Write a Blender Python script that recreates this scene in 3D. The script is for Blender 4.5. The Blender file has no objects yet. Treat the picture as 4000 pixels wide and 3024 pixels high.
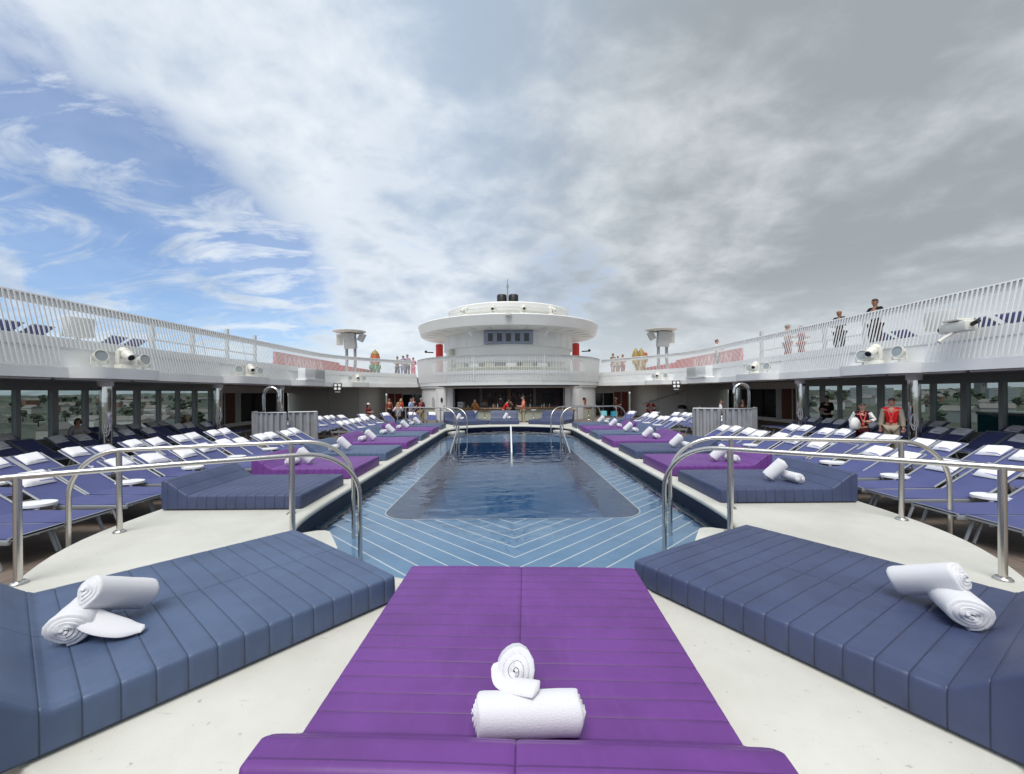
import bpy, bmesh, math, random
from mathutils import Vector, Matrix
from mathutils.geometry import tessellate_polygon
R = math.radians
sin, cos, pi = math.sin, math.cos, math.pi
random.seed(7)
SC = bpy.context.scene
COL = SC.collection
V = Vector

# ------------------------------------------------------------------ materials
def mat(name, col, rough=.6, metal=0., spec=.5, bump=0., bscale=40., var=0., vscale=3., coat=0., sheen=0., bdist=.02, detail=4.):
    m = bpy.data.materials.new(name); m.use_nodes = True
    nt = m.node_tree; b = nt.nodes['Principled BSDF']
    b.inputs['Base Color'].default_value = (*col, 1); b.inputs['Roughness'].default_value = rough
    b.inputs['Metallic'].default_value = metal; b.inputs['Specular IOR Level'].default_value = spec
    if coat: b.inputs['Coat Weight'].default_value = coat
    if sheen: b.inputs['Sheen Weight'].default_value = sheen
    tc = None
    if bump or var:
        tc = nt.nodes.new('ShaderNodeTexCoord')
    if var:
        n = nt.nodes.new('ShaderNodeTexNoise'); n.inputs['Scale'].default_value = vscale; n.inputs['Detail'].default_value = 6
        nt.links.new(tc.outputs['Object'], n.inputs['Vector'])
        mr = nt.nodes.new('ShaderNodeMapRange'); mr.inputs[1].default_value = .3; mr.inputs[2].default_value = .7
        mr.inputs[3].default_value = 1 - var; mr.inputs[4].default_value = 1 + var
        nt.links.new(n.outputs['Fac'], mr.inputs[0])
        mx = nt.nodes.new('ShaderNodeMix'); mx.data_type = 'RGBA'; mx.blend_type = 'MULTIPLY'; mx.inputs[0].default_value = 1
        mx.inputs[6].default_value = (*col, 1); nt.links.new(mr.outputs[0], mx.inputs[7])
        nt.links.new(mx.outputs[2], b.inputs['Base Color'])
    if bump:
        n = nt.nodes.new('ShaderNodeTexNoise'); n.inputs['Scale'].default_value = bscale; n.inputs['Detail'].default_value = detail
        nt.links.new(tc.outputs['Object'], n.inputs['Vector'])
        bp = nt.nodes.new('ShaderNodeBump'); bp.inputs['Strength'].default_value = bump; bp.inputs['Distance'].default_value = bdist
        nt.links.new(n.outputs['Fac'], bp.inputs['Height']); nt.links.new(bp.outputs[0], b.inputs['Normal'])
    return m

M = {}
M['towel'] = mat('terry_towel', (.72, .72, .755), .95, bump=.6, bscale=260, spec=.1, sheen=.3, bdist=.006)
M['white'] = mat('white_paint', (.80, .81, .81), .45, var=.07, vscale=.9)
M['slat'] = mat('slat_white', (.76, .77, .77), .45)
M['offwhite'] = mat('offwhite_paint', (.80, .80, .78), .55, var=.06, vscale=.5)
M['cream'] = mat('cream_fixture', (.70, .69, .63), .4, var=.05, vscale=4)
M['steel'] = mat('brushed_steel', (.62, .60, .57), .24, metal=1., bump=.05, bscale=120)
M['chrome'] = mat('polished_steel', (.62, .62, .62), .05, metal=1., bump=.02, bscale=4, bdist=.05)
M['alu'] = mat('grey_aluminium', (.32, .335, .355), .42, metal=.4)
M['sling'] = mat('violet_blue_mesh_sling', (.074, .087, .228), .75, bump=.4, bscale=300, var=.08, vscale=3)
M['plastic'] = mat('white_plastic', (.82, .82, .82), .4)
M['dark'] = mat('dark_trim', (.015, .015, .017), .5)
M['ceil'] = mat('grey_ceiling', (.60, .60, .60), .6, var=.08, vscale=1)
M['frame'] = mat('grey_window_frame', (.46, .49, .50), .5)
M['greywall'] = mat('grey_wall', (.70, .69, .66), .6, var=.05, vscale=.6)
M['palegreen'] = mat('pale_green_panel', (.52, .54, .44), .55, var=.05, vscale=1)
M['wood'] = mat('bar_top_wood', (.26, .13, .055), .4, var=.3, vscale=6)
M['redwood'] = mat('dark_red_door', (.22, .035, .022), .5, var=.2, vscale=3)
M['brown'] = mat('brown_door', (.13, .045, .022), .5, var=.2, vscale=3)
M['maroon'] = mat('bar_interior', (.16, .12, .125), .6, var=.2, vscale=1)
M['mauve'] = mat('bar_pillar', (.34, .30, .31), .6)
M['red'] = mat('red_paint', (.62, .045, .035), .5, var=.05, vscale=1)
M['palered'] = mat('faded_red_panel', (.45, .016, .014), .6, var=.06, vscale=.8)
M['pink'] = mat('pale_pink_marking', (.62, .36, .34), .6)
M['lens'] = mat('grey_lens', (.30, .34, .35), .2, spec=.6)
M['black'] = mat('black_paint', (.012, .012, .013), .45)
M['greyblue'] = mat('grey_blue_window_box', (.27, .31, .40), .5)
M['darkglass'] = mat('dark_glass', (.012, .014, .017), .08, spec=.6)
M['corr'] = mat('corrugated_grey', (.30, .31, .335), .5, var=.15, vscale=3)
M['navytile'] = mat('navy_pool_tile', (.006, .009, .030), .35, spec=.12)
M['skin'] = mat('skin', (.50, .27, .19), .55)
M['skin_tan'] = mat('skin_tan', (.30, .14, .085), .55)
M['hair_dark'] = mat('hair_dark', (.018, .011, .008), .5)
M['hair_brown'] = mat('hair_brown', (.12, .06, .025), .5)
M['hair_blond'] = mat('hair_blond', (.42, .28, .13), .5)
M['hair_grey'] = mat('hair_grey', (.28, .26, .24), .6)
M['gold'] = mat('gold_paint', (.30, .21, .06), .45, var=.3, vscale=5)
M['orange'] = mat('orange_red_paint', (.42, .10, .03), .45, var=.2, vscale=5)
M['green'] = mat('dark_green_paint', (.04, .16, .05), .5)
M['turq'] = mat('turquoise_paint', (.04, .30, .38), .5)
M['stone'] = mat('grey_masonry', (.20, .20, .20), .9, var=.2, vscale=.1)
M['concrete'] = mat('tower_block_concrete', (.30, .31, .31), .9, var=.15, vscale=.05)
M['roofs'] = mat('far_roofs', (.25, .22, .20), .9)
M['speakergrey'] = mat('speaker_grille', (.50, .51, .50), .6)
cloth = {}
def cl(name, c):
    if name not in cloth: cloth[name] = mat('cloth_' + name, c, .9, spec=.15, bump=.3, bscale=60)
    return cloth[name]
def bottle_mat(i):
    return M['b%d' % i]
for i, c in enumerate([(.05, .09, .04), (.35, .16, .03), (.45, .47, .45), (.10, .03, .02), (.6, .6, .55)]):
    M['b%d' % i] = mat('bottle_glass_%s' % ['green', 'amber', 'clear', 'brown', 'frosted'][i], c, .15, spec=.7)

def nodes(m):
    return m.node_tree.nodes, m.node_tree.links
def mth(nt, op, a, b=None, c=None, clamp=False):
    n = nt.nodes.new('ShaderNodeMath'); n.operation = op; n.use_clamp = clamp
    for i, v in enumerate((a, b, c)):
        if v is None: continue
        if isinstance(v, (int, float)): n.inputs[i].default_value = v
        else: nt.links.new(v, n.inputs[i])
    return n.outputs[0]
def smooth(nt, v, lo, hi, a=0., b=1.):
    n = nt.nodes.new('ShaderNodeMapRange'); n.interpolation_type = 'SMOOTHSTEP'
    nt.links.new(v, n.inputs[0])
    for i, x in zip((1, 2, 3, 4), (lo, hi, a, b)): n.inputs[i].default_value = x
    return n.outputs[0]
def mixc(nt, f, a, b, mode='MIX'):
    n = nt.nodes.new('ShaderNodeMix'); n.data_type = 'RGBA'; n.blend_type = mode
    for s, v in ((0, f), (6, a), (7, b)):
        if isinstance(v, (int, float)): n.inputs[s].default_value = v
        elif isinstance(v, tuple): n.inputs[s].default_value = (*v, 1)
        else: nt.links.new(v, n.inputs[s])
    return n.outputs[2]
def noise(nt, vec, scale, detail=6, rough=.55, dist=0., w=None):
    n = nt.nodes.new('ShaderNodeTexNoise'); n.inputs['Scale'].default_value = scale; n.inputs['Detail'].default_value = detail
    n.inputs['Roughness'].default_value = rough; n.inputs['Distortion'].default_value = dist
    if w is not None: n.noise_dimensions = '4D'; n.inputs['W'].default_value = w
    nt.links.new(vec, n.inputs['Vector']); return n.outputs['Fac']
def mapping(nt, vec, sc=(1, 1, 1), rot=(0, 0, 0), loc=(0, 0, 0)):
    n = nt.nodes.new('ShaderNodeMapping'); nt.links.new(vec, n.inputs[0])
    n.inputs['Location'].default_value = loc; n.inputs['Rotation'].default_value = rot; n.inputs['Scale'].default_value = sc
    return n.outputs[0]

def vinyl(name, col, first, sp):
    # quilted vinyl: darker stitched seams every sp metres across and one along the middle
    m = mat(name, col, .5, spec=.5, bump=.10, bscale=9, bdist=.03); nt = m.node_tree; b = nt.nodes['Principled BSDF']
    tc = nt.nodes.new('ShaderNodeTexCoord').outputs['Object']; s3 = nt.nodes.new('ShaderNodeSeparateXYZ'); nt.links.new(tc, s3.inputs[0])
    f = mth(nt, 'FRACT', mth(nt, 'DIVIDE', mth(nt, 'ADD', s3.outputs[1], sp * 10.5 - first), sp))
    d = mth(nt, 'MULTIPLY', mth(nt, 'ABSOLUTE', mth(nt, 'SUBTRACT', f, .5)), sp)
    d = mth(nt, 'MINIMUM', d, mth(nt, 'ABSOLUTE', s3.outputs[0]))
    ln = smooth(nt, d, .0026, .0056, 1., 0.)
    n = smooth(nt, noise(nt, tc, 2.2, 6), .3, .7); n2 = smooth(nt, noise(nt, mapping(nt, tc, (18, 3, 3)), 1, 4, .6), .5, .8)
    c = mixc(nt, n, tuple(x * .88 for x in col), tuple(x * 1.12 for x in col))
    c = mixc(nt, mth(nt, 'MULTIPLY', n2, .18), c, tuple(min(1, x * 1.5 + .02) for x in col))
    c = mixc(nt, mth(nt, 'MULTIPLY', ln, .52), c, tuple(x * .25 for x in col))
    nt.links.new(c, b.inputs['Base Color']); return m
M['navy'] = vinyl('navy_vinyl', (.068, .102, .186), .11, .147)
M['navy_dusk'] = vinyl('slate_vinyl', (.047, .063, .134), .11, .147)
M['purple'] = vinyl('purple_vinyl', (.132, .036, .220), .11, .147)
M['purple_front'] = vinyl('purple_vinyl_close_seams', (.132, .036, .220), .06, .129)
# platform: off-white non-slip coating with scuffs and stains
def platform_mat():
    m = mat('offwhite_deck_coating', (.74, .74, .695), .62, bump=.35, bscale=220, bdist=.004)
    nt = m.node_tree; b = nt.nodes['Principled BSDF']
    tc = nt.nodes.new('ShaderNodeTexCoord').outputs['Object']
    n1 = smooth(nt, noise(nt, tc, .9, 8, .6), .35, .7)
    n2 = smooth(nt, noise(nt, tc, 7, 6, .65), .54, .70)
    n3 = smooth(nt, noise(nt, mapping(nt, tc, (5, 26, 5), (0, 0, .6)), 1.0, 3, .6, w=3.), .63, .72)
    n4 = smooth(nt, noise(nt, tc, 24, 2, .5), .68, .74)
    c = mixc(nt, n1, (.61, .605, .555), (.52, .515, .465))
    c = mixc(nt, mth(nt, 'MULTIPLY', n2, .35), c, (.55, .54, .48))
    c = mixc(nt, mth(nt, 'MULTIPLY', n3, .55), c, (.42, .40, .36))
    c = mixc(nt, mth(nt, 'MULTIPLY', n4, .6), c, (.30, .29, .26))
    nt.links.new(c, b.inputs['Base Color']); return m
M['platform'] = platform_mat()

def deck_mat():
    m = mat('brown_deck_tile', (.2, .16, .13), .55)
    nt = m.node_tree; b = nt.nodes['Principled BSDF']
    tc = nt.nodes.new('ShaderNodeTexCoord').outputs['Object']
    br = nt.nodes.new('ShaderNodeTexBrick'); nt.links.new(mapping(nt, tc, (1, 1, 1), (0, 0, R(90))), br.inputs[0])
    br.inputs['Color1'].default_value = (.185, .145, .118, 1); br.inputs['Color2'].default_value = (.225, .178, .145, 1)
    br.inputs['Mortar'].default_value = (.04, .032, .028, 1); br.inputs['Scale'].default_value = 1
    br.inputs['Mortar Size'].default_value = .006; br.inputs['Brick Width'].default_value = 1.2; br.inputs['Row Height'].default_value = .3
    g = noise(nt, mapping(nt, tc, (3, 40, 3), (0, 0, R(90))), 1, 5)
    c = mixc(nt, mth(nt, 'MULTIPLY', g, .45), br.outputs[0], (.09, .07, .06))
    nt.links.new(c, b.inputs['Base Color']); return m
M['deck'] = deck_mat()

def shelf_mat():
    m = mat('pale_blue_pool_tile', (.2, .36, .55), .35)
    nt = m.node_tree; b = nt.nodes['Principled BSDF']
    tc = nt.nodes.new('ShaderNodeTexCoord').outputs['Object']
    sp = nt.nodes.new('ShaderNodeSeparateXYZ'); nt.links.new(tc, sp.inputs[0])
    # chevron joints: wide white lines where (y - |x|) repeats
    d = mth(nt, 'SUBTRACT', sp.outputs[1], mth(nt, 'ABSOLUTE', sp.outputs[0]))
    f = mth(nt, 'FRACT', mth(nt, 'DIVIDE', mth(nt, 'ADD', d, 40.06), .375))
    line = mth(nt, 'LESS_THAN', f, .085)
    n1 = smooth(nt, noise(nt, tc, 1.3, 5), .3, .7)
    c = mixc(nt, n1, (.165, .325, .56), (.23, .41, .65))
    c = mixc(nt, line, c, (.97, .98, 1.0))
    nt.links.new(c, b.inputs['Base Color']); return m
M['shelf'] = shelf_mat()
def well_mat():
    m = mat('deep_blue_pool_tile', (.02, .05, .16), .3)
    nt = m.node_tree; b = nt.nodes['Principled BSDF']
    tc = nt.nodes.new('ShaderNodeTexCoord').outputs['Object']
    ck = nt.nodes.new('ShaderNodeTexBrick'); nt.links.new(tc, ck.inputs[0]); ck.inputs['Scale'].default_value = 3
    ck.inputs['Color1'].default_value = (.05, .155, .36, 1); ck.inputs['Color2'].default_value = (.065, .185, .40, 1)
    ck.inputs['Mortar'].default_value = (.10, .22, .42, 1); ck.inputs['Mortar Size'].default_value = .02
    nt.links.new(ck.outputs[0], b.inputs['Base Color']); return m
M['well'] = well_mat()

def water_mat():
    m = bpy.data.materials.new('pool_water'); m.use_nodes = True
    nt = m.node_tree; nt.nodes.clear()
    out = nt.nodes.new('ShaderNodeOutputMaterial')
    tc = nt.nodes.new('ShaderNodeTexCoord').outputs['Object']
    fr = nt.nodes.new('ShaderNodeFresnel'); fr.inputs['IOR'].default_value = 1.62
    gl = nt.nodes.new('ShaderNodeBsdfGlossy'); gl.inputs['Roughness'].default_value = .03
    tr = nt.nodes.new('ShaderNodeBsdfTransparent'); tr.inputs['Color'].default_value = (.90, .96, .98, 1)
    mx = nt.nodes.new('ShaderNodeMixShader'); nt.links.new(fr.outputs[0], mx.inputs[0])
    nt.links.new(tr.outputs[0], mx.inputs[1]); nt.links.new(gl.outputs[0], mx.inputs[2])
    nt.links.new(mx.outputs[0], out.inputs[0]); return m
M['water'] = water_mat()
def glass_mat(name, tint, rough=0.):
    m = bpy.data.materials.new(name); m.use_nodes = True
    nt = m.node_tree; nt.nodes.clear()
    out = nt.nodes.new('ShaderNodeOutputMaterial')
    gl = nt.nodes.new('ShaderNodeBsdfGlossy'); gl.inputs['Roughness'].default_value = rough
    ge = nt.nodes.new('ShaderNodeNewGeometry'); dt = nt.nodes.new('ShaderNodeVectorMath'); dt.operation = 'DOT_PRODUCT'
    nt.links.new(ge.outputs['Normal'], dt.inputs[0]); nt.links.new(ge.outputs['Incoming'], dt.inputs[1])
    k = mth(nt, 'SUBTRACT', 1., mth(nt, 'ABSOLUTE', dt.outputs['Value']), clamp=True)
    fac = mth(nt, 'ADD', .035, mth(nt, 'MULTIPLY', mth(nt, 'POWER', k, 5.), .9))
    tr = nt.nodes.new('ShaderNodeBsdfTransparent'); tr.inputs['Color'].default_value = (*tint, 1)
    mx = nt.nodes.new('ShaderNodeMixShader'); nt.links.new(fac, mx.inputs[0])
    nt.links.new(tr.outputs[0], mx.inputs[1]); nt.links.new(gl.outputs[0], mx.inputs[2])
    nt.links.new(mx.outputs[0], out.inputs[0]); return m
M['glass'] = glass_mat('tinted_window_glass', (.64, .69, .70))

# ------------------------------------------------------------------ mesh builder
class MB:
    def __init__(s): s.v = []; s.f = []; s.mi = []; s.cur = 0
    def add(s, vs, fs):
        o = len(s.v); s.v += [tuple(p) for p in vs]; s.f += [tuple(i + o for i in f) for f in fs]; s.mi += [s.cur] * len(fs)
        return s
    def box(s, c, d, rot=None, bev=0.):
        hx, hy, hz = d[0] / 2, d[1] / 2, d[2] / 2
        if bev <= 0:
            vs = [V((x * hx, y * hy, z * hz)) for x in (-1, 1) for y in (-1, 1) for z in (-1, 1)]
            fs = [(0, 1, 3, 2), (4, 6, 7, 5), (0, 4, 5, 1), (2, 3, 7, 6), (0, 2, 6, 4), (1, 5, 7, 3)]
        else:
            bm = bmesh.new(); bmesh.ops.create_cube(bm, size=1)
            for w in bm.verts: w.co = V((w.co.x * d[0], w.co.y * d[1], w.co.z * d[2]))
            bmesh.ops.bevel(bm, geom=bm.edges[:] + bm.verts[:], offset=bev, segments=2, profile=.5, affect='EDGES')
            bm.verts.index_update(); vs = [w.co.copy() for w in bm.verts]; fs = [tuple(w.index for w in f.verts) for f in bm.faces]; bm.free()
        if rot is not None: vs = [rot @ p for p in vs]
        return s.add([p + V(c) for p in vs], fs)
    def tube(s, pts, r, n=10, cap=True, flat=1.):
        pts = [V(p) for p in pts]; rs = r if isinstance(r, (list, tuple)) else [r] * len(pts)
        vs, fs = [], []; t0 = (pts[1] - pts[0]).normalized()
        up = V((0, 0, 1)) if abs(t0.z) < .9 else V((0, 1, 0))
        nx = t0.cross(up).normalized()
        for i, p in enumerate(pts):
            if i == 0: t = (pts[1] - p)
            elif i == len(pts) - 1: t = p - pts[i - 1]
            else: t = (pts[i + 1] - p).normalized() + (p - pts[i - 1]).normalized()
            t.normalize(); nx = (nx - t * nx.dot(t)).normalized(); ny = t.cross(nx)
            for k in range(n):
                a = 2 * pi * k / n; vs.append(p + nx * (rs[i] * cos(a)) + ny * (rs[i] * sin(a) * flat))
        for i in range(len(pts) - 1):
            for k in range(n):
                a, b = i * n + k, i * n + (k + 1) % n; fs.append((a, b, b + n, a + n))
        if cap: fs.append(tuple(range(n - 1, -1, -1))); fs.append(tuple((len(pts) - 1) * n + k for k in range(n)))
        return s.add(vs, fs)
    def cyl(s, a, b, r, n=16, r2=None): return s.tube([a, b], [r, r if r2 is None else r2], n)
    def lathe(s, prof, c=(0, 0, 0), n=48, a0=-pi, a1=pi):
        # angle 0 faces -Y; prof = [(r, z)...]
        c = V(c); full = abs(a1 - a0 - 2 * pi) < 1e-5; m = n if full else n + 1; k = len(prof); vs, fs = [], []
        for i in range(m):
            a = a0 + (a1 - a0) * i / n
            for r, z in prof: vs.append(c + V((r * sin(a), -r * cos(a), z)))
        for i in range(n):
            j = (i + 1) % m
            for q in range(k - 1): fs.append((i * k + q, j * k + q, j * k + q + 1, i * k + q + 1))
        return s.add(vs, fs)
    def sphere(s, c, r, n=12, m=8):
        r = r if isinstance(r, (tuple, list)) else (r, r, r); c = V(c); vs = [c + V((0, 0, -r[2]))]; fs = []
        for i in range(1, m):
            t = -pi / 2 + pi * i / m
            for k in range(n): a = 2 * pi * k / n; vs.append(c + V((r[0] * cos(t) * cos(a), r[1] * cos(t) * sin(a), r[2] * sin(t))))
        vs.append(c + V((0, 0, r[2])))
        for k in range(n): fs.append((0, 1 + (k + 1) % n, 1 + k))
        for i in range(m - 2):
            for k in range(n): a = 1 + i * n + k; b = 1 + i * n + (k + 1) % n; fs.append((a, b, b + n, a + n))
        l = len(vs) - 1; o = 1 + (m - 2) * n
        for k in range(n): fs.append((o + k, o + (k + 1) % n, l))
        return s.add(vs, fs)
    def prism(s, poly, z0, z1):
        n = len(poly); vs = [V((x, y, z0)) for x, y in poly] + [V((x, y, z1)) for x, y in poly]
        fs = [(i, (i + 1) % n, n + (i + 1) % n, n + i) for i in range(n)]
        tri = tessellate_polygon([[V((x, y, 0)) for x, y in poly]])
        fs += [tuple(t) for t in tri] + [tuple(n + i for i in t) for t in tri]
        return s.add(vs, fs)
    def flat(s, loops, z):
        pts = [V((p[0], p[1], z)) for l in loops for p in l]
        tri = tessellate_polygon([[V((p[0], p[1], 0)) for p in l] for l in loops])
        out = []
        for t in tri:
            a, b, c = (pts[i] for i in t)
            out.append(tuple(t) if (b - a).cross(c - a).z > 0 else (t[0], t[2], t[1]))
        return s.add(pts, out)
    def loft(s, loops, closed=True, cap=False):
        n = len(loops[0]); vs = [V(p) for l in loops for p in l]; fs = []
        for i in range(len(loops) - 1):
            for k in range(n if closed else n - 1):
                a, b = i * n + k, i * n + (k + 1) % n; fs.append((a, b, b + n, a + n))
        if cap: fs.append(tuple(range(n - 1, -1, -1))); fs.append(tuple((len(loops) - 1) * n + k for k in range(n)))
        return s.add(vs, fs)
    def xf(s, mtx, start=0):
        for i in range(start, len(s.v)): s.v[i] = tuple(mtx @ V(s.v[i]))
        return s
    def mesh(s, name, mats, smooth_ang=35, fix=True):
        me = bpy.data.meshes.new(name); me.from_pydata(s.v, [], s.f)
        mats = mats if isinstance(mats, (list, tuple)) else [mats]
        for m in mats: me.materials.append(m)
        if len(mats) > 1:
            for p, i in zip(me.polygons, s.mi): p.material_index = i
        if fix:
            bm = bmesh.new(); bm.from_mesh(me); bmesh.ops.recalc_face_normals(bm, faces=bm.faces[:]); bm.to_mesh(me); bm.free()
        if smooth_ang:
            me.polygons.foreach_set('use_smooth', [True] * len(me.polygons)); me.set_sharp_from_angle(angle=R(smooth_ang))
        me.update(); return me
    def build(s, name, m, parent=None, ang=35, world=False, fix=True, loc=None):
        # world=True: coordinates are world ones and the parent is unrotated
        if world and parent is not None:
            off = V((0, 0, 0)); q = parent
            while q is not None: off += q.location; q = q.parent
            s.v = [tuple(V(p) - off) for p in s.v]
        elif parent is None and loc is None and s.v:   # put the origin at the base centre
            xs = [p[0] for p in s.v]; ys = [p[1] for p in s.v]; zs = [p[2] for p in s.v]
            loc = V(((min(xs) + max(xs)) / 2, (min(ys) + max(ys)) / 2, min(zs))); s.v = [tuple(V(p) - loc) for p in s.v]
        o = bpy.data.objects.new(name, s.mesh(name, m, ang, fix)); COL.objects.link(o)
        if parent is not None: o.parent = parent
        if loc is not None: o.location = loc
        return o
def struct(o, label=None):
    o['kind'] = 'structure'
    if label: o['label'] = label
    return o
def tag(o, label, cat, group=None, kind=None):
    o['label'] = label; o['category'] = cat
    if group: o['group'] = group
    if kind: o['kind'] = kind
    return o
def empty(name, label, cat, loc=(0, 0, 0), rz=0., group=None):
    o = bpy.data.objects.new(name, None); COL.objects.link(o); o.location = loc; o.rotation_euler = (0, 0, rz); o.empty_display_size = .2
    return tag(o, label, cat, group)
def dup(root, loc=None, rot=None, label=None, group=None):
    r = root.copy(); COL.objects.link(r)
    if loc is not None: r.location = loc
    if rot is not None: r.rotation_euler = rot if isinstance(rot, (tuple, list)) else (0, 0, rot)
    if label: r['label'] = label
    if group: r['group'] = group
    for ch in root.children:
        c = ch.copy(); COL.objects.link(c); c.parent = r
        for g in ch.children:
            d = g.copy(); COL.objects.link(d); d.parent = c
    return r
ORD = ['first', 'second', 'third', 'fourth', 'fifth', 'sixth', 'seventh', 'eighth', 'ninth', 'tenth', 'eleventh', 'twelfth', 'thirteenth',
       'fourteenth', 'fifteenth', 'sixteenth', 'seventeenth', 'eighteenth', 'nineteenth', 'twentieth', 'twenty first', 'twenty second', 'twenty third', 'twenty fourth', 'twenty fifth', 'twenty sixth']
SIDE = {-1: 'left', 1: 'right'}
DECKZ = -.2

# ------------------------------------------------------------------ camera, light, sky
cam = bpy.data.cameras.new('camera'); co = bpy.data.objects.new('camera', cam); COL.objects.link(co); SC.camera = co
cam.sensor_width = 36; cam.lens = 36 * 920 / 2212; cam.shift_x = 11 / 2212; cam.shift_y = 12 / 2212
cam.clip_start = .05; cam.clip_end = 20000
co.location = (-.09, 0, 1.75); co.rotation_euler = (R(90), R(.45), 0)

SUN_AZ, SUN_EL = R(-168), R(61)   # azimuth from +Y towards +X
sd = V((sin(SUN_AZ) * cos(SUN_EL), cos(SUN_AZ) * cos(SUN_EL), sin(SUN_EL)))
sl = bpy.data.lights.new('sun', 'SUN'); so = bpy.data.objects.new('sun', sl); COL.objects.link(so)
sl.energy = 2.5; sl.angle = R(40); sl.color = (1, .965, .91); so.rotation_euler = sd.to_track_quat('Z', 'Y').to_euler()
so.location = (0, 10, 40)

def world():
    w = bpy.data.worlds.new('World'); SC.world = w; w.use_nodes = True
    nt = w.node_tree; bg = nt.nodes['Background']
    sky = nt.nodes.new('ShaderNodeTexSky'); sky.sky_type = 'NISHITA'; sky.sun_disc = False
    sky.sun_elevation = SUN_EL; sky.sun_rotation = SUN_AZ; sky.air_density = 1.0; sky.dust_density = .6; sky.ozone_density = 2.
    tc = nt.nodes.new('ShaderNodeTexCoord').outputs['Generated']
    nm = nt.nodes.new('ShaderNodeVectorMath'); nm.operation = 'NORMALIZE'; nt.links.new(tc, nm.inputs[0]); d = nm.outputs[0]
    sp = nt.nodes.new('ShaderNodeSeparateXYZ'); nt.links.new(d, sp.inputs[0])
    zc = mth(nt, 'MAXIMUM', sp.outputs[2], 0.)
    den = mth(nt, 'ADD', zc, .26)
    cx = mth(nt, 'DIVIDE', sp.outputs[0], den); cy = mth(nt, 'DIVIDE', sp.outputs[1], den)
    cb = nt.nodes.new('ShaderNodeCombineXYZ'); nt.links.new(cx, cb.inputs[0]); nt.links.new(cy, cb.inputs[1]); p = cb.outputs[0]
    def dirmask(v, lo, hi):
        q = nt.nodes.new('ShaderNodeVectorMath'); q.operation = 'DOT_PRODUCT'; nt.links.new(d, q.inputs[0]); q.inputs[1].default_value = V(v).normalized()
        return smooth(nt, q.outputs['Value'], lo, hi)
    blue = dirmask((-1.10, 1, .34), .925, .988)          # clear patch low on the port side
    blue2 = dirmask((-.20, 1, .46), .975, .9995)
    blue4 = dirmask((-.74, 1, .20), .935, .99)
    blue3 = dirmask((.14, 1, .24), .985, .999)
    side = smooth(nt, sp.outputs[0], -.18, .42)          # heavier cloud to starboard
    n1 = noise(nt, mapping(nt, p, (1, 1, 1), loc=(9.1, -2.7, 0)), 1.15, 9, .56, .3)
    n2 = noise(nt, mapping(nt, p, (1, .85, 1), (0, 0, .3), (-6.4, 2.2, 0)), 2.6, 9, .58, .3)
    n3 = noise(nt, mapping(nt, p, (.62, 1.45, 1), (0, 0, R(-30)), (6, -3, 0)), 2.9, 10, .62, 1.3)   # wispy cirrus
    n4 = noise(nt, mapping(nt, p, (.9, 1.1, 1), loc=(7, 2, 0)), 6.0, 8, .55, .3)
    cov = mth(nt, 'ADD', mth(nt, 'MULTIPLY', n1, .85), mth(nt, 'MULTIPLY', n2, .6))       # ~ .65 mean
    cov = mth(nt, 'ADD', cov, mth(nt, 'MULTIPLY', side, .14))
    cov = mth(nt, 'ADD', cov, .13)
    cov = mth(nt, 'SUBTRACT', cov, mth(nt, 'MULTIPLY', blue, .36))
    cov = mth(nt, 'SUBTRACT', cov, mth(nt, 'MULTIPLY', blue2, .12))
    cov = mth(nt, 'SUBTRACT', cov, mth(nt, 'MULTIPLY', blue4, .28))
    cov = mth(nt, 'SUBTRACT', cov, mth(nt, 'MULTIPLY', blue3, .26))
    cov = mth(nt, 'ADD', cov, mth(nt, 'MULTIPLY', mth(nt, 'SUBTRACT', n4, .5), .45))
    c = smooth(nt, cov, .37, .76)
    n5 = noise(nt, mapping(nt, p, (.8, 1.3, 1), (0, 0, R(38)), (2, 9, 0)), 2.2, 9, .60, 1.6)
    wisp = mth(nt, 'MAXIMUM', mth(nt, 'MULTIPLY', smooth(nt, n3, .38, .66), .80), mth(nt, 'MULTIPLY', smooth(nt, n5, .44, .68), .88))
    c = mth(nt, 'MAXIMUM', mth(nt, 'MAXIMUM', c, wisp), .24)
    t = mth(nt, 'ADD', mth(nt, 'ADD', mth(nt, 'MULTIPLY', n1, .75), mth(nt, 'MULTIPLY', n2, .55)), mth(nt, 'MULTIPLY', n4, .38))
    t = mth(nt, 'ADD', t, mth(nt, 'MULTIPLY', mth(nt, 'SUBTRACT', side, .5), .12))
    sh = smooth(nt, t, .62, 1.0)
    lc = mixc(nt, sh, (8.5, 9.1, 9.7), (4.4, 5.4, 6.8))
    rc = mixc(nt, sh, (6.9, 7.3, 7.6), (3.5, 3.9, 4.2))
    cc = mixc(nt, side, lc, rc)
    low = smooth(nt, sp.outputs[2], .0, .26, 1., 0.)
    cc = mixc(nt, mth(nt, 'MULTIPLY', low, .60), cc, (8.2, 8.9, 9.3))
    skc = mixc(nt, 1., sky.outputs[0], (1.0, 1.22, 1.52), "MULTIPLY")
    out = mixc(nt, c, skc, cc)
    nt.links.new(out, bg.inputs[0]); bg.inputs[1].default_value = .088
world()
SC.view_settings.view_transform = 'Standard'; SC.view_settings.look = 'None'
SC.view_settings.exposure = .22; SC.view_settings.gamma = 1
SC.cycles.max_bounces = 8; SC.cycles.transparent_max_bounces = 12; SC.cycles.sample_clamp_indirect = 6; SC.cycles.caustics_reflective = False; SC.cycles.caustics_refractive = False
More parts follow.
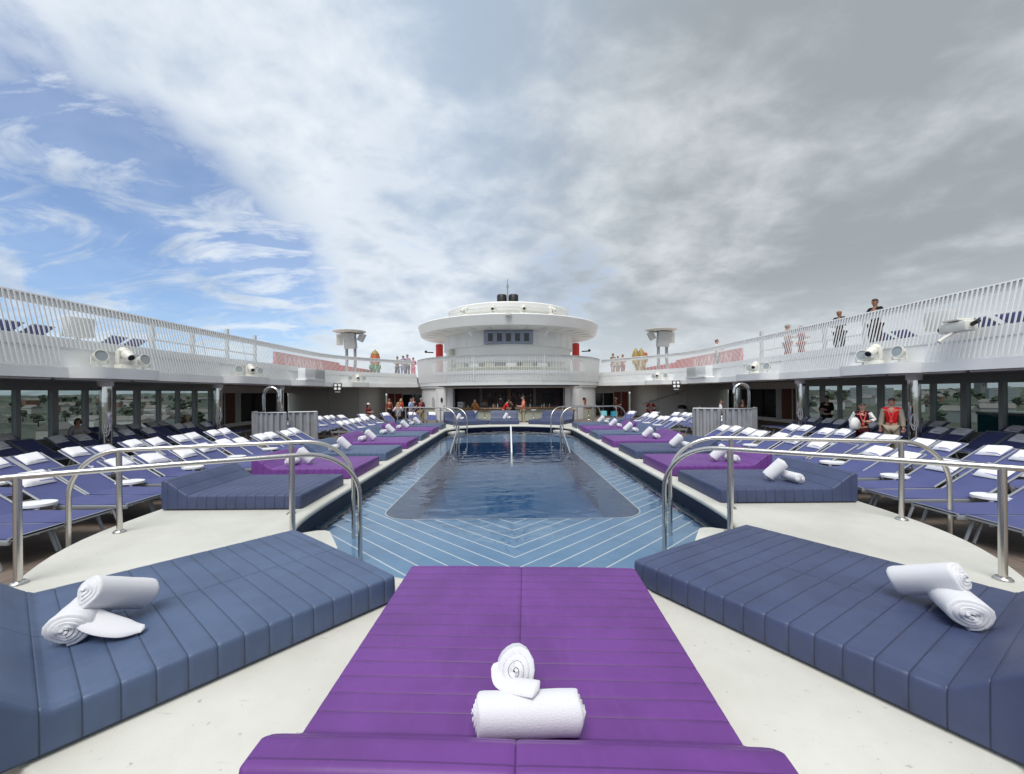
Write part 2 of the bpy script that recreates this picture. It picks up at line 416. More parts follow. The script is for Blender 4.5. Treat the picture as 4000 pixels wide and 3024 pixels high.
# ------------------------------------------------------------------ pool and decks
YN, YF = 7.2, 19.15
def outline(rad, hw, na=56, ns=40, sm=10):
    th = math.asin(min(.999, hw / rad)); p = []
    for i in range(na): a = -th + 2 * th * i / na; p.append(V((rad * sin(a), YN - rad * cos(a))))
    y0, y1 = YN - rad * cos(th), YF + rad * cos(th)
    for i in range(ns): p.append(V((hw, y0 + (y1 - y0) * i / ns)))
    for i in range(na): a = th - 2 * th * i / na; p.append(V((rad * sin(a), YF + rad * cos(a))))
    for i in range(ns): p.append(V((-hw, y1 - (y1 - y0) * i / ns)))
    for _ in range(sm):
        p = [p[i] * .5 + (p[i - 1] + p[(i + 1) % len(p)]) * .25 for i in range(len(p))]
    return p
def ring(o, z): return [(q.x, q.y, z) for q in o]
IN = dict(rad=3.36, hw=3.02)
inner = outline(**IN)
OUT = outline(5.75, 5.45)
def inset(d): return outline(3.36 + d, 3.02 + d)
mb = MB()
mb.loft([ring(OUT, -.2), ring(OUT, -.03), ring(outline(5.74, 5.44), -.008), ring(outline(5.72, 5.42), 0), ring(inset(.34), 0), ring(inset(.30), .012), ring(inset(.05), .014), ring(inset(.018), .006), ring(inset(.002), -.012), ring(inset(0), -.035), ring(inset(.01), -.06), ring(inset(.06), -.07)])
struct(mb.build('pool_platform', M['platform'], ang=50, loc=(0, 0, 0)), 'off white coated platform and coping round the pool')
mb = MB(); mb.loft([ring(inset(.06), -.06), ring(inset(.05), -.47)])
struct(mb.build('pool_wall', M['navytile'], loc=(0, 0, 0)))
# shallow shelf with the deep well cut out
def rrect(x0, x1, y0, y1, r, n=10):
    p = []
    for cx, cy, a in ((x1 - r, y0 + r, -90), (x1 - r, y1 - r, 0), (x0 + r, y1 - r, 90), (x0 + r, y0 + r, 180)):
        for i in range(n + 1): t = R(a + 90 * i / n); p.append((cx + r * cos(t), cy + r * sin(t)))
    return p
WELL = rrect(-2.36, 2.36, 7.45, 18.9, .55)
mb = MB(); mb.flat([ring(inset(.05), 0), WELL], -.46)
struct(mb.build('pool_shelf', M['shelf'], fix=False, ang=0, loc=(0, 0, 0)))
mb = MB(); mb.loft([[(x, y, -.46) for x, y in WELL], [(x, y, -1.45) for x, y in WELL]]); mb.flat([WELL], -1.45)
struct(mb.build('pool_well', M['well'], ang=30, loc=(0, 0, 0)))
mb = MB(); mb.flat([rrect(-2.377, 2.377, 7.433, 18.917, .567), rrect(-2.355, 2.355, 7.455, 18.895, .545)], -.454)
struct(mb.build('well_edge_line', M['plastic'], fix=False, ang=0, loc=(0, 0, 0)))
# rippled water surface: a sheet of small crossing waves, calmer towards the walls
rw = random.Random(21); WV = []
for i in range(40):
    lam = .12 * (.75 / .12) ** rw.random(); a = rw.gauss(pi / 2, .75); k = 2 * pi / lam
    WV.append((k * cos(a), k * sin(a), rw.uniform(0, 2 * pi), (.0010 if lam < .5 else .0007) * lam ** .9))
def wave(x, y):
    g = .30 + .70 * min(1, max(0, (y - 4.9) / 3.)) * (.55 + .45 * sin(.9 * x + .35 * y + 1)) * (1.0 if abs(x) < 2.2 else .65)
    return g * sum(A * sin(kx * x + ky * y + ph) for kx, ky, ph, A in WV)
dx, dy = .040, .036; nx, ny = int(6.4 / dx), int(19.2 / dy); mb = MB(); ok = {}
def inpool(x, y):
    if abs(x) > 3.14: return False
    if y < YN: return x * x + (y - YN) ** 2 < 3.5 ** 2
    if y > YF: return x * x + (y - YF) ** 2 < 3.5 ** 2
    return True
for i in range(nx + 1):
    for k in range(ny + 1):
        x, y = -3.2 + i * dx, 3.6 + k * dy
        if inpool(x, y): ok[(i, k)] = len(mb.v); mb.v.append((x, y, -.2 + wave(x, y)))
for (i, k), a in ok.items():
    if (i + 1, k) in ok and (i, k + 1) in ok and (i + 1, k + 1) in ok: mb.f.append((a, ok[(i + 1, k)], ok[(i + 1, k + 1)], ok[(i, k + 1)])); mb.mi.append(0)
struct(mb.build('pool_water', M['water'], fix=False, ang=180, loc=(0, 0, 0)), 'rippled pool water reflecting the cloudy sky')
mb = MB(); mb.flat([[(-19.5, -9), (19.5, -9), (19.5, 40), (-19.5, 40)], ring(outline(5.6, 5.3), 0)], DECKZ)
struct(mb.build('lower_deck', M['deck'], fix=False, ang=0, loc=(0, 0, 0)), 'brown plank tiled sun deck')
mb = MB(); mb.box((0, 15, -14.6), (38.5, 90, 25))
struct(mb.build('ship_hull', M['white'], loc=(0, 0, 0), ang=0))

# white entry steps hanging at the waterline
def step(c, u, label, fl=1):
    w = V((-u.y, u.x)); e = empty('entry_step', label, 'pool step', (c.x, c.y, -.46), 0, 'white entry steps in the pool')
    P = []
    for a, b in ((-.5, -.6), (.5, -.6), (.5, .12), (.45, .22), (.36, .27), (-.36, .27), (-.45, .22), (-.5, .12)):
        q = c + w * a + u * b; P.append((q.x, q.y))
    m = MB(); m.prism(P, -.24, -.145); m.build('step_top', M['platform'], e, world=True)
    P2 = [(c.x + (x - c.x) * .9, c.y + (y - c.y) * .9) for x, y in P]
    m = MB(); m.prism(P2, -.46, -.24); m.build('step_base', M['well'], e, world=True)

# ------------------------------------------------------------------ handrails
def railing(mid, outer, inn, foot, H, label, yflip=False, r=.029):
    mid, outer = V(mid), V(outer); L = (outer - mid).length; u = (outer - mid) / L
    def P(t, z):
        q = mid + u * t
        return V((q.x, 26.35 - q.y if yflip else q.y, z))
    b = P(L / 2, DECKZ); e = empty('handrail', label, 'handrail', b, 0, 'steel handrails at the pool entries')
    pts = [P(-inn, -.62), P(-inn, -.2), P(-inn, H - .62)]
    ri = .60
    for i in range(1, 13): a = pi - pi / 2 * i / 12; pts.append(P(-inn + ri * 1.15 + ri * 1.15 * cos(a), H - ri + ri * sin(a)))
    pts.append(P(L * .5, H + .004))
    ro = .5
    pts.append(P(foot - ro, H))
    for i in range(1, 13): a = pi / 2 - pi / 2 * i / 12; pts.append(P(foot - ro + ro * cos(a), H - ro * 1.1 + ro * 1.1 * sin(a)))
    pts.append(P(foot + .01, DECKZ))
    m = MB(); m.tube(pts, r, 12); m.build('top_rail', M['steel'], e, world=True, ang=50)
    for t in (0, L):
        m = MB(); m.tube([P(t, -.02), P(t, H)], .032, 12); q = P(t, 0)
        m.lathe([(.0, .03), (.055, .028), (.07, .012), (.07, 0)], (q.x, q.y, 0.0), 16)
        m.build('post', M['steel'], e, world=True, ang=50)
RL = [((-2.72, 5.2), (-4.66, 3.97), .80, 2.86, 1.0, 'nearer left'), ((-3.24, 6.2), (-5.06, 5.45), .85, 2.46, 1.05, 'farther left'),
      ((2.66, 5.27), (4.44, 3.90), .80, 2.86, 1.03, 'nearer right'), ((3.22, 6.30), (5.2, 5.72), .85, 2.58, 1.05, 'farther right')]
for m_, o_, i_, f_, h_, nm in RL:
    near, sd_ = nm.split()
    railing(m_, o_, i_, f_, h_, 'brushed steel bow handrail at the near %s pool entry, the one %s the camera' % (sd_, 'closer to' if near == 'nearer' else 'farther from'))
    railing(m_, o_, i_, f_, h_, 'brushed steel bow handrail at the far %s pool entry, %s' % (sd_, 'beside the row of side daybeds' if near == 'farther' else 'beside the daybeds before the bar'), True)
for s in (-1, 1):
    u = V((-s * .87, .49)); c = V((s * 2.60, 5.42))
    step(c, u, 'white step at the waterline between the near %s handrails' % SIDE[s])
    step(V((c.x, 26.35 - c.y)), V((u.x, -u.y)), 'white step at the waterline between the far %s handrails' % SIDE[s])
for x, nm in ((-1.95, 'left of the three'), (0.05, 'middle of the three'), (1.95, 'right of the three')):
    e = empty('pool_stair_rail', 'sloping steel rail standing in the deep pool water, ' + nm, 'handrail', (x, 16.3, -.46), 0, 'rails in the deep water')
    m = MB(); m.tube([(x, 13.0, -.5), (x, 13.9, -.2), (x, 16.1, .47), (x, 16.25, .5), (x, 16.33, .46), (x, 16.35, .3)], .028, 10); m.build('sloping_rail', M['plastic'] if x == .05 else M['steel'], e, world=True)
    m = MB(); m.cyl((x, 16.35, .32), (x, 16.35, -.46), .028, 10); m.build('post', M['steel'], e, world=True)
    m = MB(); m.cyl((x, 14.9, .1), (x, 14.9, -.46), .024, 10); m.build('post', M['steel'], e, world=True)

# ------------------------------------------------------------------ daybeds
def mattress(w, L, t, hb, slope=.32, sp=.147, topw=.12, first=.11):
    sv = L - slope - topw
    def top(s):
        if s < sv: return t
        if s < sv + slope: x = (s - sv) / slope; x = x + (x * x * (3 - 2 * x) - x) * .35; return t + (hb - t) * x
        return hb
    S = set()
    for q in (0, .004, .012, .022, .035, .05): S.add(q); S.add(L - q)
    k = first
    seams = []
    while k < L - .06:
        seams.append(k)
        for d in (-.03, -.0055, -.0025, 0, .0025, .0055, .03): S.add(round(k + d, 4))
        S.add(round(k + sp / 2, 4)); k += sp
    for i in range(11): S.add(round(sv + slope * i / 10, 4))
    S = sorted(q for q in S if 0 <= q <= L)
    r0 = .032; loops = []; hw = w / 2
    rnd = random.Random(3)
    wob = [rnd.uniform(-.0015, .0015) for _ in range(80)]
    for s in S:
        e = 0.
        d = min(s, L - s)
        if d < r0: e = r0 - math.sqrt(max(0, r0 * r0 - (r0 - d) ** 2))
        g = 0.
        for q in seams:
            if abs(s - q) < .0055: g = max(g, .0034 * (1 - abs(s - q) / .0055))
        ph = ((s - first) % sp) / sp
        puff = .0010 * (abs(sin(pi * ph)) ** .6) if first < s < L - .1 else 0.
        h = top(s) - e - g + puff; b = hw - e * .8 - g * .8 + puff * .5
        lp = [(-b + .02, 0), (-b, .02), (-b - .003, h * .5), (-b, h - .035)]
        for a in (25, 50, 70): lp.append((-b + .028 - .028 * cos(R(a)), h - .028 + .028 * sin(R(a))))
        lp += [(-b + .030, h - .0035), (-b + .036, h - .0005), (-b * .62, h + .004), (-b * .3, h + .005 + wob[int(s * 20) % 80]), (-.04, h + .003), (-.007, h + .001), (0, h - .004)]
        full = lp + [(-x, z) for x, z in reversed(lp[:-1])]
        loops.append([(x, s, max(0, z)) for x, z in full])
    m = MB(); m.loft(loops, closed=True, cap=True); return m
def base_plinth(w, L):
    m = MB(); m.box((0, L / 2, .012), (w - .10, L - .10, .024)); return m
def daybed(P, back, w, L, t, hb, m, label, me=None, group=None, **k):
    back = V(back).normalized(); rz = math.atan2(-back.x, back.y)
    e = empty('daybed', label, 'daybed', (P[0], P[1], .013), rz, group)
    if me is None: me = mattress(w, L, t, hb, **k).mesh('mattress', m, 40)
    o = bpy.data.objects.new('mattress', me); COL.objects.link(o); o.parent = e
    return e, me
fl_dir = V((-1.2, -1.44)); W = 1.9
A1, A2 = V((-1.0, 3.62)), V((-2.53, 4.78))
daybed((A1 + A2) / 2, (-1.24, -1.46), 1.92, 2.42, .215, .47, M['navy'], 'big dusty blue vinyl daybed in the left foreground with two rolled towels', None, 'front daybeds facing the pool')
daybed((.03, 3.74), (-.045, -1), 1.96, 2.30, .215, .43, M['purple_front'], 'big purple vinyl daybed in the middle foreground, pointing at the pool', None, 'front daybeds facing the pool', first=.06, sp=.129, topw=.14, slope=.30)
B1, B2 = V((1.07, 3.84)), V((2.60, 4.90))
daybed((B1 + B2) / 2, (1.06, -1.66), 1.88, 2.44, .215, .47, M['navy_dusk'], 'big dark slate blue vinyl daybed in the right foreground', None, 'front daybeds facing the pool')
# side beds
cols = ['navy', 'purple', 'navy', 'purple', 'navy', 'purple', 'navy']
mes = {}
SB = mattress(1.68, 2.13, .215, .45, slope=.36, topw=.06)
for c in ('navy', 'navy_dusk', 'purple'): mes[c] = SB.mesh('mattress', M[c], 40)
TW = []
for s in (-1, 1):
    for i in range(7):
        c = cols[i] if not (s > 0 and cols[i] == 'navy' and i < 3) else 'navy_dusk'
        if s < 0 and i == 0: c = 'navy_dusk'
        y = 6.44 + 2.27 * i + (.15 if s > 0 and i == 0 else 0)
        lab = '%s vinyl daybed by the pool, %s from the camera in the %s side row' % ('purple' if c == 'purple' else 'blue', ORD[i], SIDE[s])
        daybed((s * 3.21, y + .84), (s, 0), 1.68, 2.13, .215, .45, None, lab, mes[c], 'daybeds along the %s pool edge' % SIDE[s])
# far beds by the bar
for (a, b, w_, lab) in ((V((-1.9, 22.68)), (-.55, 1.0), 1.9, 'blue daybed with upright back at the far pool end, left one before the bar'),
                        (V((-.25, 23.05)), (0, 1), 1.62, 'blue daybed with upright back at the far pool end, middle one before the bar'),
                        (V((1.9, 22.68)), (.55, 1.0), 1.9, 'blue daybed with upright back at the far pool end, right one before the bar')):
    e, _ = daybed(a + V((0, .35)), b, w_, 2.1, .215, .66, M['navy_dusk'], lab, None, 'daybeds at the far pool end', slope=.22, topw=.1)

# ------------------------------------------------------------------ rolled towels
def roll_mesh(L=.42, r0=.014, r1=.078, turns=4.3, seed=1, sx=1., sz=1., flap=.0):
    rnd = random.Random(seed); n = int(turns * 16); out, inn = [], []
    pitch = (r1 - r0) / turns; th = pitch * .84
    for i in range(n + 1):
        a = 2 * pi * turns * i / n; r = r0 + (r1 - r0) * i / n
        w = 1 + .05 * sin(2 * a + seed) + .03 * sin(3 * a + 2 * seed)
        out.append((a, r * w)); inn.append((a, (r - th) * w if r > th else .002))
    def pt(a, r, x): return (x, r * cos(a - pi / 2 - 2 * pi * turns) * sx, r * sin(a - pi / 2 - 2 * pi * turns) * sz)
    xs = [-.5, -.485, -.45, -.3, -.1, .1, .3, .45, .485, .5]
    loops = []
    for q, xx in enumerate(xs):
        e = .93 if q in (0, len(xs) - 1) else (.985 if q in (1, len(xs) - 2) else 1)
        lp = []
        for i, (a, r) in enumerate(out):
            dx = (i / n - .5) * -.03 * (1 if xx > 0 else -1) + .012 * sin(3 * a + seed) * abs(xx)
            lp.append(pt(a, r * e * (1 + .012 * sin(xx * 17 + a)), xx * L + dx * abs(xx) * 2))
        for i, (a, r) in reversed(list(enumerate(inn))):
            dx = (i / n - .5) * -.03 * (1 if xx > 0 else -1) + .012 * sin(3 * a + seed) * abs(xx)
            lp.append(pt(a, r * e, xx * L + dx * abs(xx) * 2))
        loops.append(lp)
    m = MB(); m.loft(loops, closed=True)
    k = 2 * (n + 1); o = 0
    for base in (0, (len(loops) - 1) * k):
        for i in range(n): m.f.append((base + i, base + i + 1, base + k - 2 - i, base + k - 1 - i)); m.mi.append(0)
    return m
def roll(me, loc, rot, label, group):
    o = bpy.data.objects.new('rolled_towel', me); COL.objects.link(o); o.location = loc; o.rotation_euler = rot
    return tag(o, label, 'towel', group)
g = 'rolled towels on the front daybeds'
def flapm(w, l, t=.02, curl=.0, seed=1):
    m = MB(); n = 8; loops = []
    for i in range(n + 1):
        y = l * i / n; z = curl * sin(pi * i / n) * .5 - .12 * (i / n) ** 2 * l
        ww = w / 2 * (1 - .1 * sin(i))
        loops.append([(-ww, y, z), (-ww + .01, y, z + t / 2), (ww - .01, y, z + t / 2), (ww, y, z), (ww - .01, y, z - t / 2), (-ww + .01, y, z - t / 2)])
    m.loft(loops, cap=True); return m
def flap(parent, pts, rs, name='towel_flap'):
    m = MB(); P = [V(p) for p in pts]; Q = []; RR = []
    P = [P[0] * 2 - P[1]] + P + [P[-1] * 2 - P[-2]]; rs = [rs[0] * .5] + list(rs) + [rs[-1] * .5]
    cr = lambda a, b, c, d, t: (b * 2 + (c - a) * t + (a * 2 - b * 5 + c * 4 - d) * t * t + (b * 3 - a - c * 3 + d) * t ** 3) * .5
    for a in range(1, len(P) - 2):
        for k in range(9):
            t = k / 9; Q.append(cr(P[a - 1], P[a], P[a + 1], P[a + 2], t)); RR.append(max(.004, cr(rs[a - 1], rs[a], rs[a + 1], rs[a + 2], t)))
    d = (Q[-1] - Q[-2]); RR[0] *= .55; RR[1] *= .85
    for f_, r_ in ((1., .9), (1.7, .62), (2.0, .2)): Q.append(Q[len(Q) - 1] + d * .5); RR.append(RR[-1] * r_ if f_ > 1 else RR[-1])
    m.tube(Q, RR, 14, flat=.34)
    inv = (Matrix.Translation(parent.location) @ parent.rotation_euler.to_matrix().to_4x4()).inverted(); m.xf(inv)
    return m.build(name, M['towel'], parent, ang=60)
T1 = roll_mesh(.47, .014, .100, 4.0, 1, 1.05, .95).mesh('rolled_towel', M['towel'], 60)
T2 = roll_mesh(.27, .008, .100, 3.6, 5, 1.02, 1.14).mesh('rolled_towel', M['towel'], 60)
roll(T1, (-.005, 1.885, .335), (0, 0, R(2)), 'rolled white towel lying across the purple front daybed, lower of the pair', g)
t2 = roll(T2, (-.065, 2.10, .392), (0, R(27), R(91)), 'rolled white towel with its oval end facing out, leaning on another on the purple daybed', g)
flap(t2, [(-.150, 2.02, .47), (-.125, 1.98, .415), (-.06, 1.925, .425), (.035, 1.88, .438)], [.03, .045, .05, .052])
T3 = roll_mesh(.42, .016, .120, 4.2, 2, 1.05, .92).mesh('rolled_towel', M['towel'], 60)
T4 = roll_mesh(.40, .016, .110, 3.9, 8, 1.0, .95).mesh('rolled_towel', M['towel'], 60)
roll(T3, (-2.84, 2.75, .340), (0, 0, R(114)), 'rolled white towel on the left front daybed, its spiral end towards the camera', g)
t4 = roll(T4, (-2.70, 2.86, .435), (0, R(25), R(70)), 'rolled white towel leaning over another on the left front daybed', g)
flap(t4, [(-2.80, 2.70, .42), (-2.68, 2.66, .345), (-2.52, 2.68, .285), (-2.42, 2.72, .262)], [.05, .085, .075, .03])
roll(T3, (2.88, 2.84, .340), (0, 0, R(64)), 'rolled white towel on the right front daybed, spiral end towards the camera', g)
roll(T4, (2.84, 2.98, .43), (0, R(-24), R(-64)), 'rolled white towel leaning on another on the right front daybed', g)
g = 'rolled towels on the side daybeds'
TS = roll_mesh(.36, .014, .094, 3.6, 3, 1.0, .95).mesh('rolled_towel', M['towel'], 60)
TL = roll_mesh(.37, .014, .105, 3.6, 6, .95, 1.0).mesh('rolled_towel', M['towel'], 60)
for s in (-1, 1):
    for i in range(7):
        if i == 0 and s < 0: continue
        y = 6.44 + 2.27 * i + .5 + (.15 if s > 0 and i == 0 else 0) + random.uniform(-.08, .08); j = random.uniform(-8, 8)
        x = s * (4.52 if i else 4.42) + random.uniform(-.03, .03)
        cc = 'purple' if cols[i] == 'purple' else 'blue'
        roll(TS, (x + s * .17, y - .05, .235 + .09), (0, 0, R(90 + s * 8 + j)), 'rolled white towel lying end on, on the %s %s daybed in the %s side row' % (ORD[i], cc, SIDE[s]), g)
        roll(TL, (x - s * .05, y + .05, .235 + .19), (0, R(s * -46), R(-s * 14 + j)), 'rolled white towel leaning upright on the %s %s daybed in the %s side row' % (ORD[i], cc, SIDE[s]), g)
g = 'rolled towels on the far daybeds'
for x, y, nm in ((-2.75, 23.95, 'left'), (-.1, 24.35, 'middle'), (2.75, 23.95, 'right')):
    if nm == 'right': continue
    roll(TS, (x + .12, y, .235 + .085), (0, 0, R(80)), 'rolled white towel lying end on, on the %s daybed before the bar' % nm, g)
    roll(TL, (x - .08, y + .03, .235 + .17), (0, R(-60), R(5)), 'rolled white towel propped upright on the %s daybed before the bar' % nm, g)
# ------------------------------------------------------------------ sun loungers (head end towards +Y)
BA = 31.
def make_lounger():
    e = empty('sun_lounger', 'x', 'sun lounger', (0, 0, DECKZ))
    L1, bl = 1.20, .78; zz = .36
    m = MB()
    for sx in (-1, 1):
        m.box((sx * .305, .97, zz - .045), (.035, 1.94, .055), bev=.006)
    m.box((0, .015, zz - .02), (.61, .03, .04)); m.box((0, 1.925, zz - .05), (.61, .03, .04)); m.box((0, 1.0, zz - .07), (.60, .03, .03))
    m.build('frame', M['alu'], e)
    for y, sl in ((.22, -.12), (1.62, .12)):
        for sx in (-1, 1):
            m = MB(); m.tube([(sx * .30, y, zz - .06), (sx * .30, y + sl, 0)], [.022, .018], 6); m.build('leg', M['alu'], e)
    m = MB()
    n = 6
    m.loft([[(-.29, L1 * i / n, zz - .012 * sin(pi * i / n)), (.29, L1 * i / n, zz - .012 * sin(pi * i / n)), (.29, L1 * i / n, zz - .02 - .012 * sin(pi * i / n)), (-.29, L1 * i / n, zz - .02 - .012 * sin(pi * i / n))] for i in range(n + 1)], cap=True)
    m.build('seat_sling', M['sling'], e)
    c, s_ = cos(R(BA)), sin(R(BA))
    m = MB()
    m.loft([[(-.285, L1 + bl * c * i / n, zz + bl * s_ * i / n - .02 * sin(pi * i / n)), (.285, L1 + bl * c * i / n, zz + bl * s_ * i / n - .02 * sin(pi * i / n)), (.285, L1 + bl * c * i / n + .01, zz - .02 + bl * s_ * i / n - .02 * sin(pi * i / n)), (-.285, L1 + bl * c * i / n + .01, zz - .02 + bl * s_ * i / n - .02 * sin(pi * i / n))] for i in range(n + 1)], cap=True)
    m.build('back_sling', M['sling'], e)
    m = MB()
    for sx in (-1, 1): m.tube([(sx * .295, L1, zz - .005), (sx * .295, L1 + bl * c, zz - .005 + bl * s_)], .015, 6)
    m.tube([(-.295, L1 + bl * c, zz - .005 + bl * s_), (.295, L1 + bl * c, zz - .005 + bl * s_)], .015, 6)
    m.tube([(.24, L1 + .5 * c, zz + .48 * s_), (.24, 1.75, zz - .06)], .012, 6); m.tube([(-.24, L1 + .5 * c, zz + .48 * s_), (-.24, 1.75, zz - .06)], .012, 6)
    m.build('back_frame', M['alu'], e)
    return e
LP = make_lounger()
# folded towel: three folded layers, sagging over the sling
def towel_mat():
    m = mat('folded_terry_towel', (.84, .84, .87), .95, bump=.8, bscale=120, spec=.1, sheen=.3, bdist=.006)
    nt = m.node_tree; b = nt.nodes['Principled BSDF']
    tc = nt.nodes.new('ShaderNodeTexCoord').outputs['Object']; sp = nt.nodes.new('ShaderNodeSeparateXYZ'); nt.links.new(tc, sp.inputs[0])
    a = mth(nt, 'MULTIPLY', mth(nt, 'GREATER_THAN', sp.outputs[1], -.125), mth(nt, 'LESS_THAN', sp.outputs[1], -.112))
    a = mth(nt, 'MULTIPLY', a, mth(nt, 'GREATER_THAN', sp.outputs[0], -.03))
    nt.links.new(mixc(nt, a, (.84, .84, .87), (.25, .24, .50)), b.inputs['Base Color']); return m
M['ftowel'] = towel_mat()
def folded(seed):
    rnd = random.Random(seed); m = MB()
    w, l = .42 + rnd.uniform(-.02, .02), .31
    nx, ny = 8, 9; lo = []
    for side in (1, -1):
        for i in range(ny + 1):
            row = []
            for k in range(nx + 1):
                x = (k / nx - .5) * w; y = (i / ny - .5) * l
                ex = 1 - abs(k / nx - .5) * 2; ey = 1 - abs(i / ny - .5) * 2
                th = .062 * min(1, (ex * 7) ** .5, (ey * 6) ** .5) if min(ex, ey) > 0 else .012
                if k in (0, nx) or i in (0, ny): th = .018
                z = th + .006 * sin(7 * x + seed) + .006 * sin(11 * y + 2 * seed) - .05 * max(0, -y / l - .25) if side > 0 else .002 + 0 * x
                row.append((x + .012 * sin(5 * y + seed) , y + .010 * sin(6 * x + seed * 2), z))
            lo.append(row)
    T, B = lo[:ny + 1], lo[ny + 1:]
    m.loft(T, closed=False); m.loft(B, closed=False)
    rim = lambda A: [A[0][k] for k in range(nx + 1)] + [A[i][nx] for i in range(1, ny + 1)] + [A[ny][k] for k in range(nx - 1, -1, -1)] + [A[i][0] for i in range(ny - 1, 0, -1)]
    m.loft([rim(T), [(x, y, .035) if z > .03 else (x * 1.0, y * 1.0, (z + .002) / 2) for x, y, z in rim(T)], rim(B)])
    # fold line of the upper layer
    return m.mesh('folded_towel', M['ftowel'], 50)
FT = [folded(i) for i in range(4)]
def make_table():
    e = empty('side_table', 'x', 'side table', (0, 0, DECKZ))
    m = MB(); P = []
    for i in range(28): a = 2 * pi * i / 28; P.append((.20 * cos(a), .25 * sin(a)))
    m.prism(P, .385, .42); m.build('table_top', M['plastic'], e)
    for sx in (-1, 1):
        for sy in (-1, 1):
            m = MB(); m.box((sx * .12, sy * .15, .193), (.035, .035, .386)); m.build('leg', M['plastic'], e)
    return e
TP = make_table()
used = {'l': False, 't': False}
rnd = random.Random(11)
lounger_pos = []
def put_lounger(x, y, rz, label, group, towel=True, tlabel=None, tgroup=None):
    if not used['l']:
        o = LP; used['l'] = True; o.location = (x, y, DECKZ); o.rotation_euler = (0, 0, rz); o['label'] = label; o['group'] = group
    else: o = dup(LP, (x, y, DECKZ), rz, label, group)
    if towel:
        c, s_ = cos(R(BA)), sin(R(BA)); d = .60 + rnd.uniform(-.04, .05)
        yy = 1.20 + d * c; zz = .36 + d * s_ - .004
        q = Matrix.Rotation(rz, 4, 'Z') @ V((rnd.uniform(-.03, .03), yy, zz))
        t = bpy.data.objects.new('folded_towel', rnd.choice(FT)); COL.objects.link(t)
        t.location = V((x, y, DECKZ)) + q
        t.rotation_euler = (Matrix.Rotation(rz, 3, 'Z') @ Matrix.Rotation(R(BA), 3, 'X') @ Matrix.Rotation(R(rnd.uniform(-5, 5)), 3, 'Z')).to_euler()
        tag(t, tlabel, 'towel', tgroup)
def put_table(x, y, rz, label, group):
    if not used['t']:
        o = TP; used['t'] = True; o.location = (x, y, DECKZ); o.rotation_euler = (0, 0, rz); o['label'] = label; o['group'] = group
    else: dup(TP, (x, y, DECKZ), rz, label, group)
rows = [('A', 5.66, [0, 1, 2, 3, 4, 5, 6, 9, 10, 11, 12], 'pool side row'),
        ('B', 8.05, [1, 2, 3, 4, 5, 6, 9, 10, 11, 12], 'second row'),
        ('C', 11.55, [1, 2, 3, 4, 5, 6, 7, 8, 9], 'shaded third row'),
        ('D', 13.9, [3, 4, 5, 6, 7, 8, 9], 'window side row')]
for s in (-1, 1):
    for nm, xf, ks, desc in rows:
        n = nt_ = 0
        for k in ks:
            for q in (0, 1):
                y = 5.06 + 1.5 * k + .63 * q + rnd.uniform(-.03, .03)
                if nm == 'A' and k == 12 and q == 1: continue
                if nm == 'D' and s < 0 and k == 6: continue
                if nm == 'D' and s > 0 and k == 6: continue
                # leave room for the two people standing on the right
                rz = -s * pi / 2 + R(rnd.uniform(-1.5, 1.5))
                tw = rnd.random() > (.04 if nm in 'AB' else .14)
                if nm == 'B' and k < 8: tw = True
                put_lounger(s * (xf + rnd.uniform(-.04, .04)), y, rz, 'violet blue sun lounger, %s from the camera in the %s %s' % (ORD[n], SIDE[s], desc), 'sun loungers on the lower deck',
                            tw, 'folded white towel on the %s lounger of the %s %s' % (ORD[n], SIDE[s], desc), 'folded towels on loungers')
                n += 1
            if nm in 'AB' and k + 1 in ks:
                put_table(s * (xf + 1.22), 5.06 + 1.5 * k + .63 + .435, s * pi / 2, 'small white side table, %s from the camera in the %s %s' % (ORD[nt_], SIDE[s], desc), 'white side tables between loungers'); nt_ += 1
    # fan of loungers closing the row at the far corner
    for i in range(5):
        a = [75, 60, 45, 26, 12][i]; x = s * [7.6, 7.0, 6.2, 5.2, 4.5][i]; y = [24.4, 25.1, 25.7, 26.1, 26.4][i]
        if i in (3, 4) and s < 0 or i < 3:
            put_lounger(x, y - 1.2, -s * R(a), 'violet blue sun lounger in the %s far corner, %s of the fan from outside' % (SIDE[s], ORD[i]), 'sun loungers on the lower deck', True,
                        'folded white towel on the %s lounger of the %s far corner fan' % (ORD[i], SIDE[s]), 'folded towels on loungers')
    put_table(s * 5.75, 24.3, 0, 'small white side table in the %s far corner before the bar' % SIDE[s], 'white side tables between loungers')

# ------------------------------------------------------------------ corrugated shower screens with arched shower pipes
def corrugated(path, z0, z1, amp=.035, wl=.21):
    # path = list of (x,y); a trapezoid corrugation along it, as a thin sheet with thickness
    P = [V(p) for p in path]; d = [0]
    for a, b in zip(P, P[1:]): d.append(d[-1] + (b - a).length)
    def at(t):
        for i in range(len(P) - 1):
            if t <= d[i + 1] + 1e-6:
                q = (t - d[i]) / (d[i + 1] - d[i]); u = (P[i + 1] - P[i]).normalized(); return P[i].lerp(P[i + 1], q), V((-u.y, u.x))
        return P[-1], V((-u.y, u.x))
    n = int(d[-1] / wl); ts = []
    for i in range(n):
        for q, h in ((0, 1), (.38, 1), (.5, -1), (.88, -1)): ts.append(((i + q) / n * d[-1], h))
    ts.append((d[-1], 1)); F, B = [], []
    for t, h in ts:
        p, nn = at(t); f = p + nn * amp * h; b = p + nn * (amp * h + .03); F.append(f); B.append(b)
    lp = F + list(reversed(B)); m = MB(); m.prism([(q.x, q.y) for q in lp], z0, z1); return m
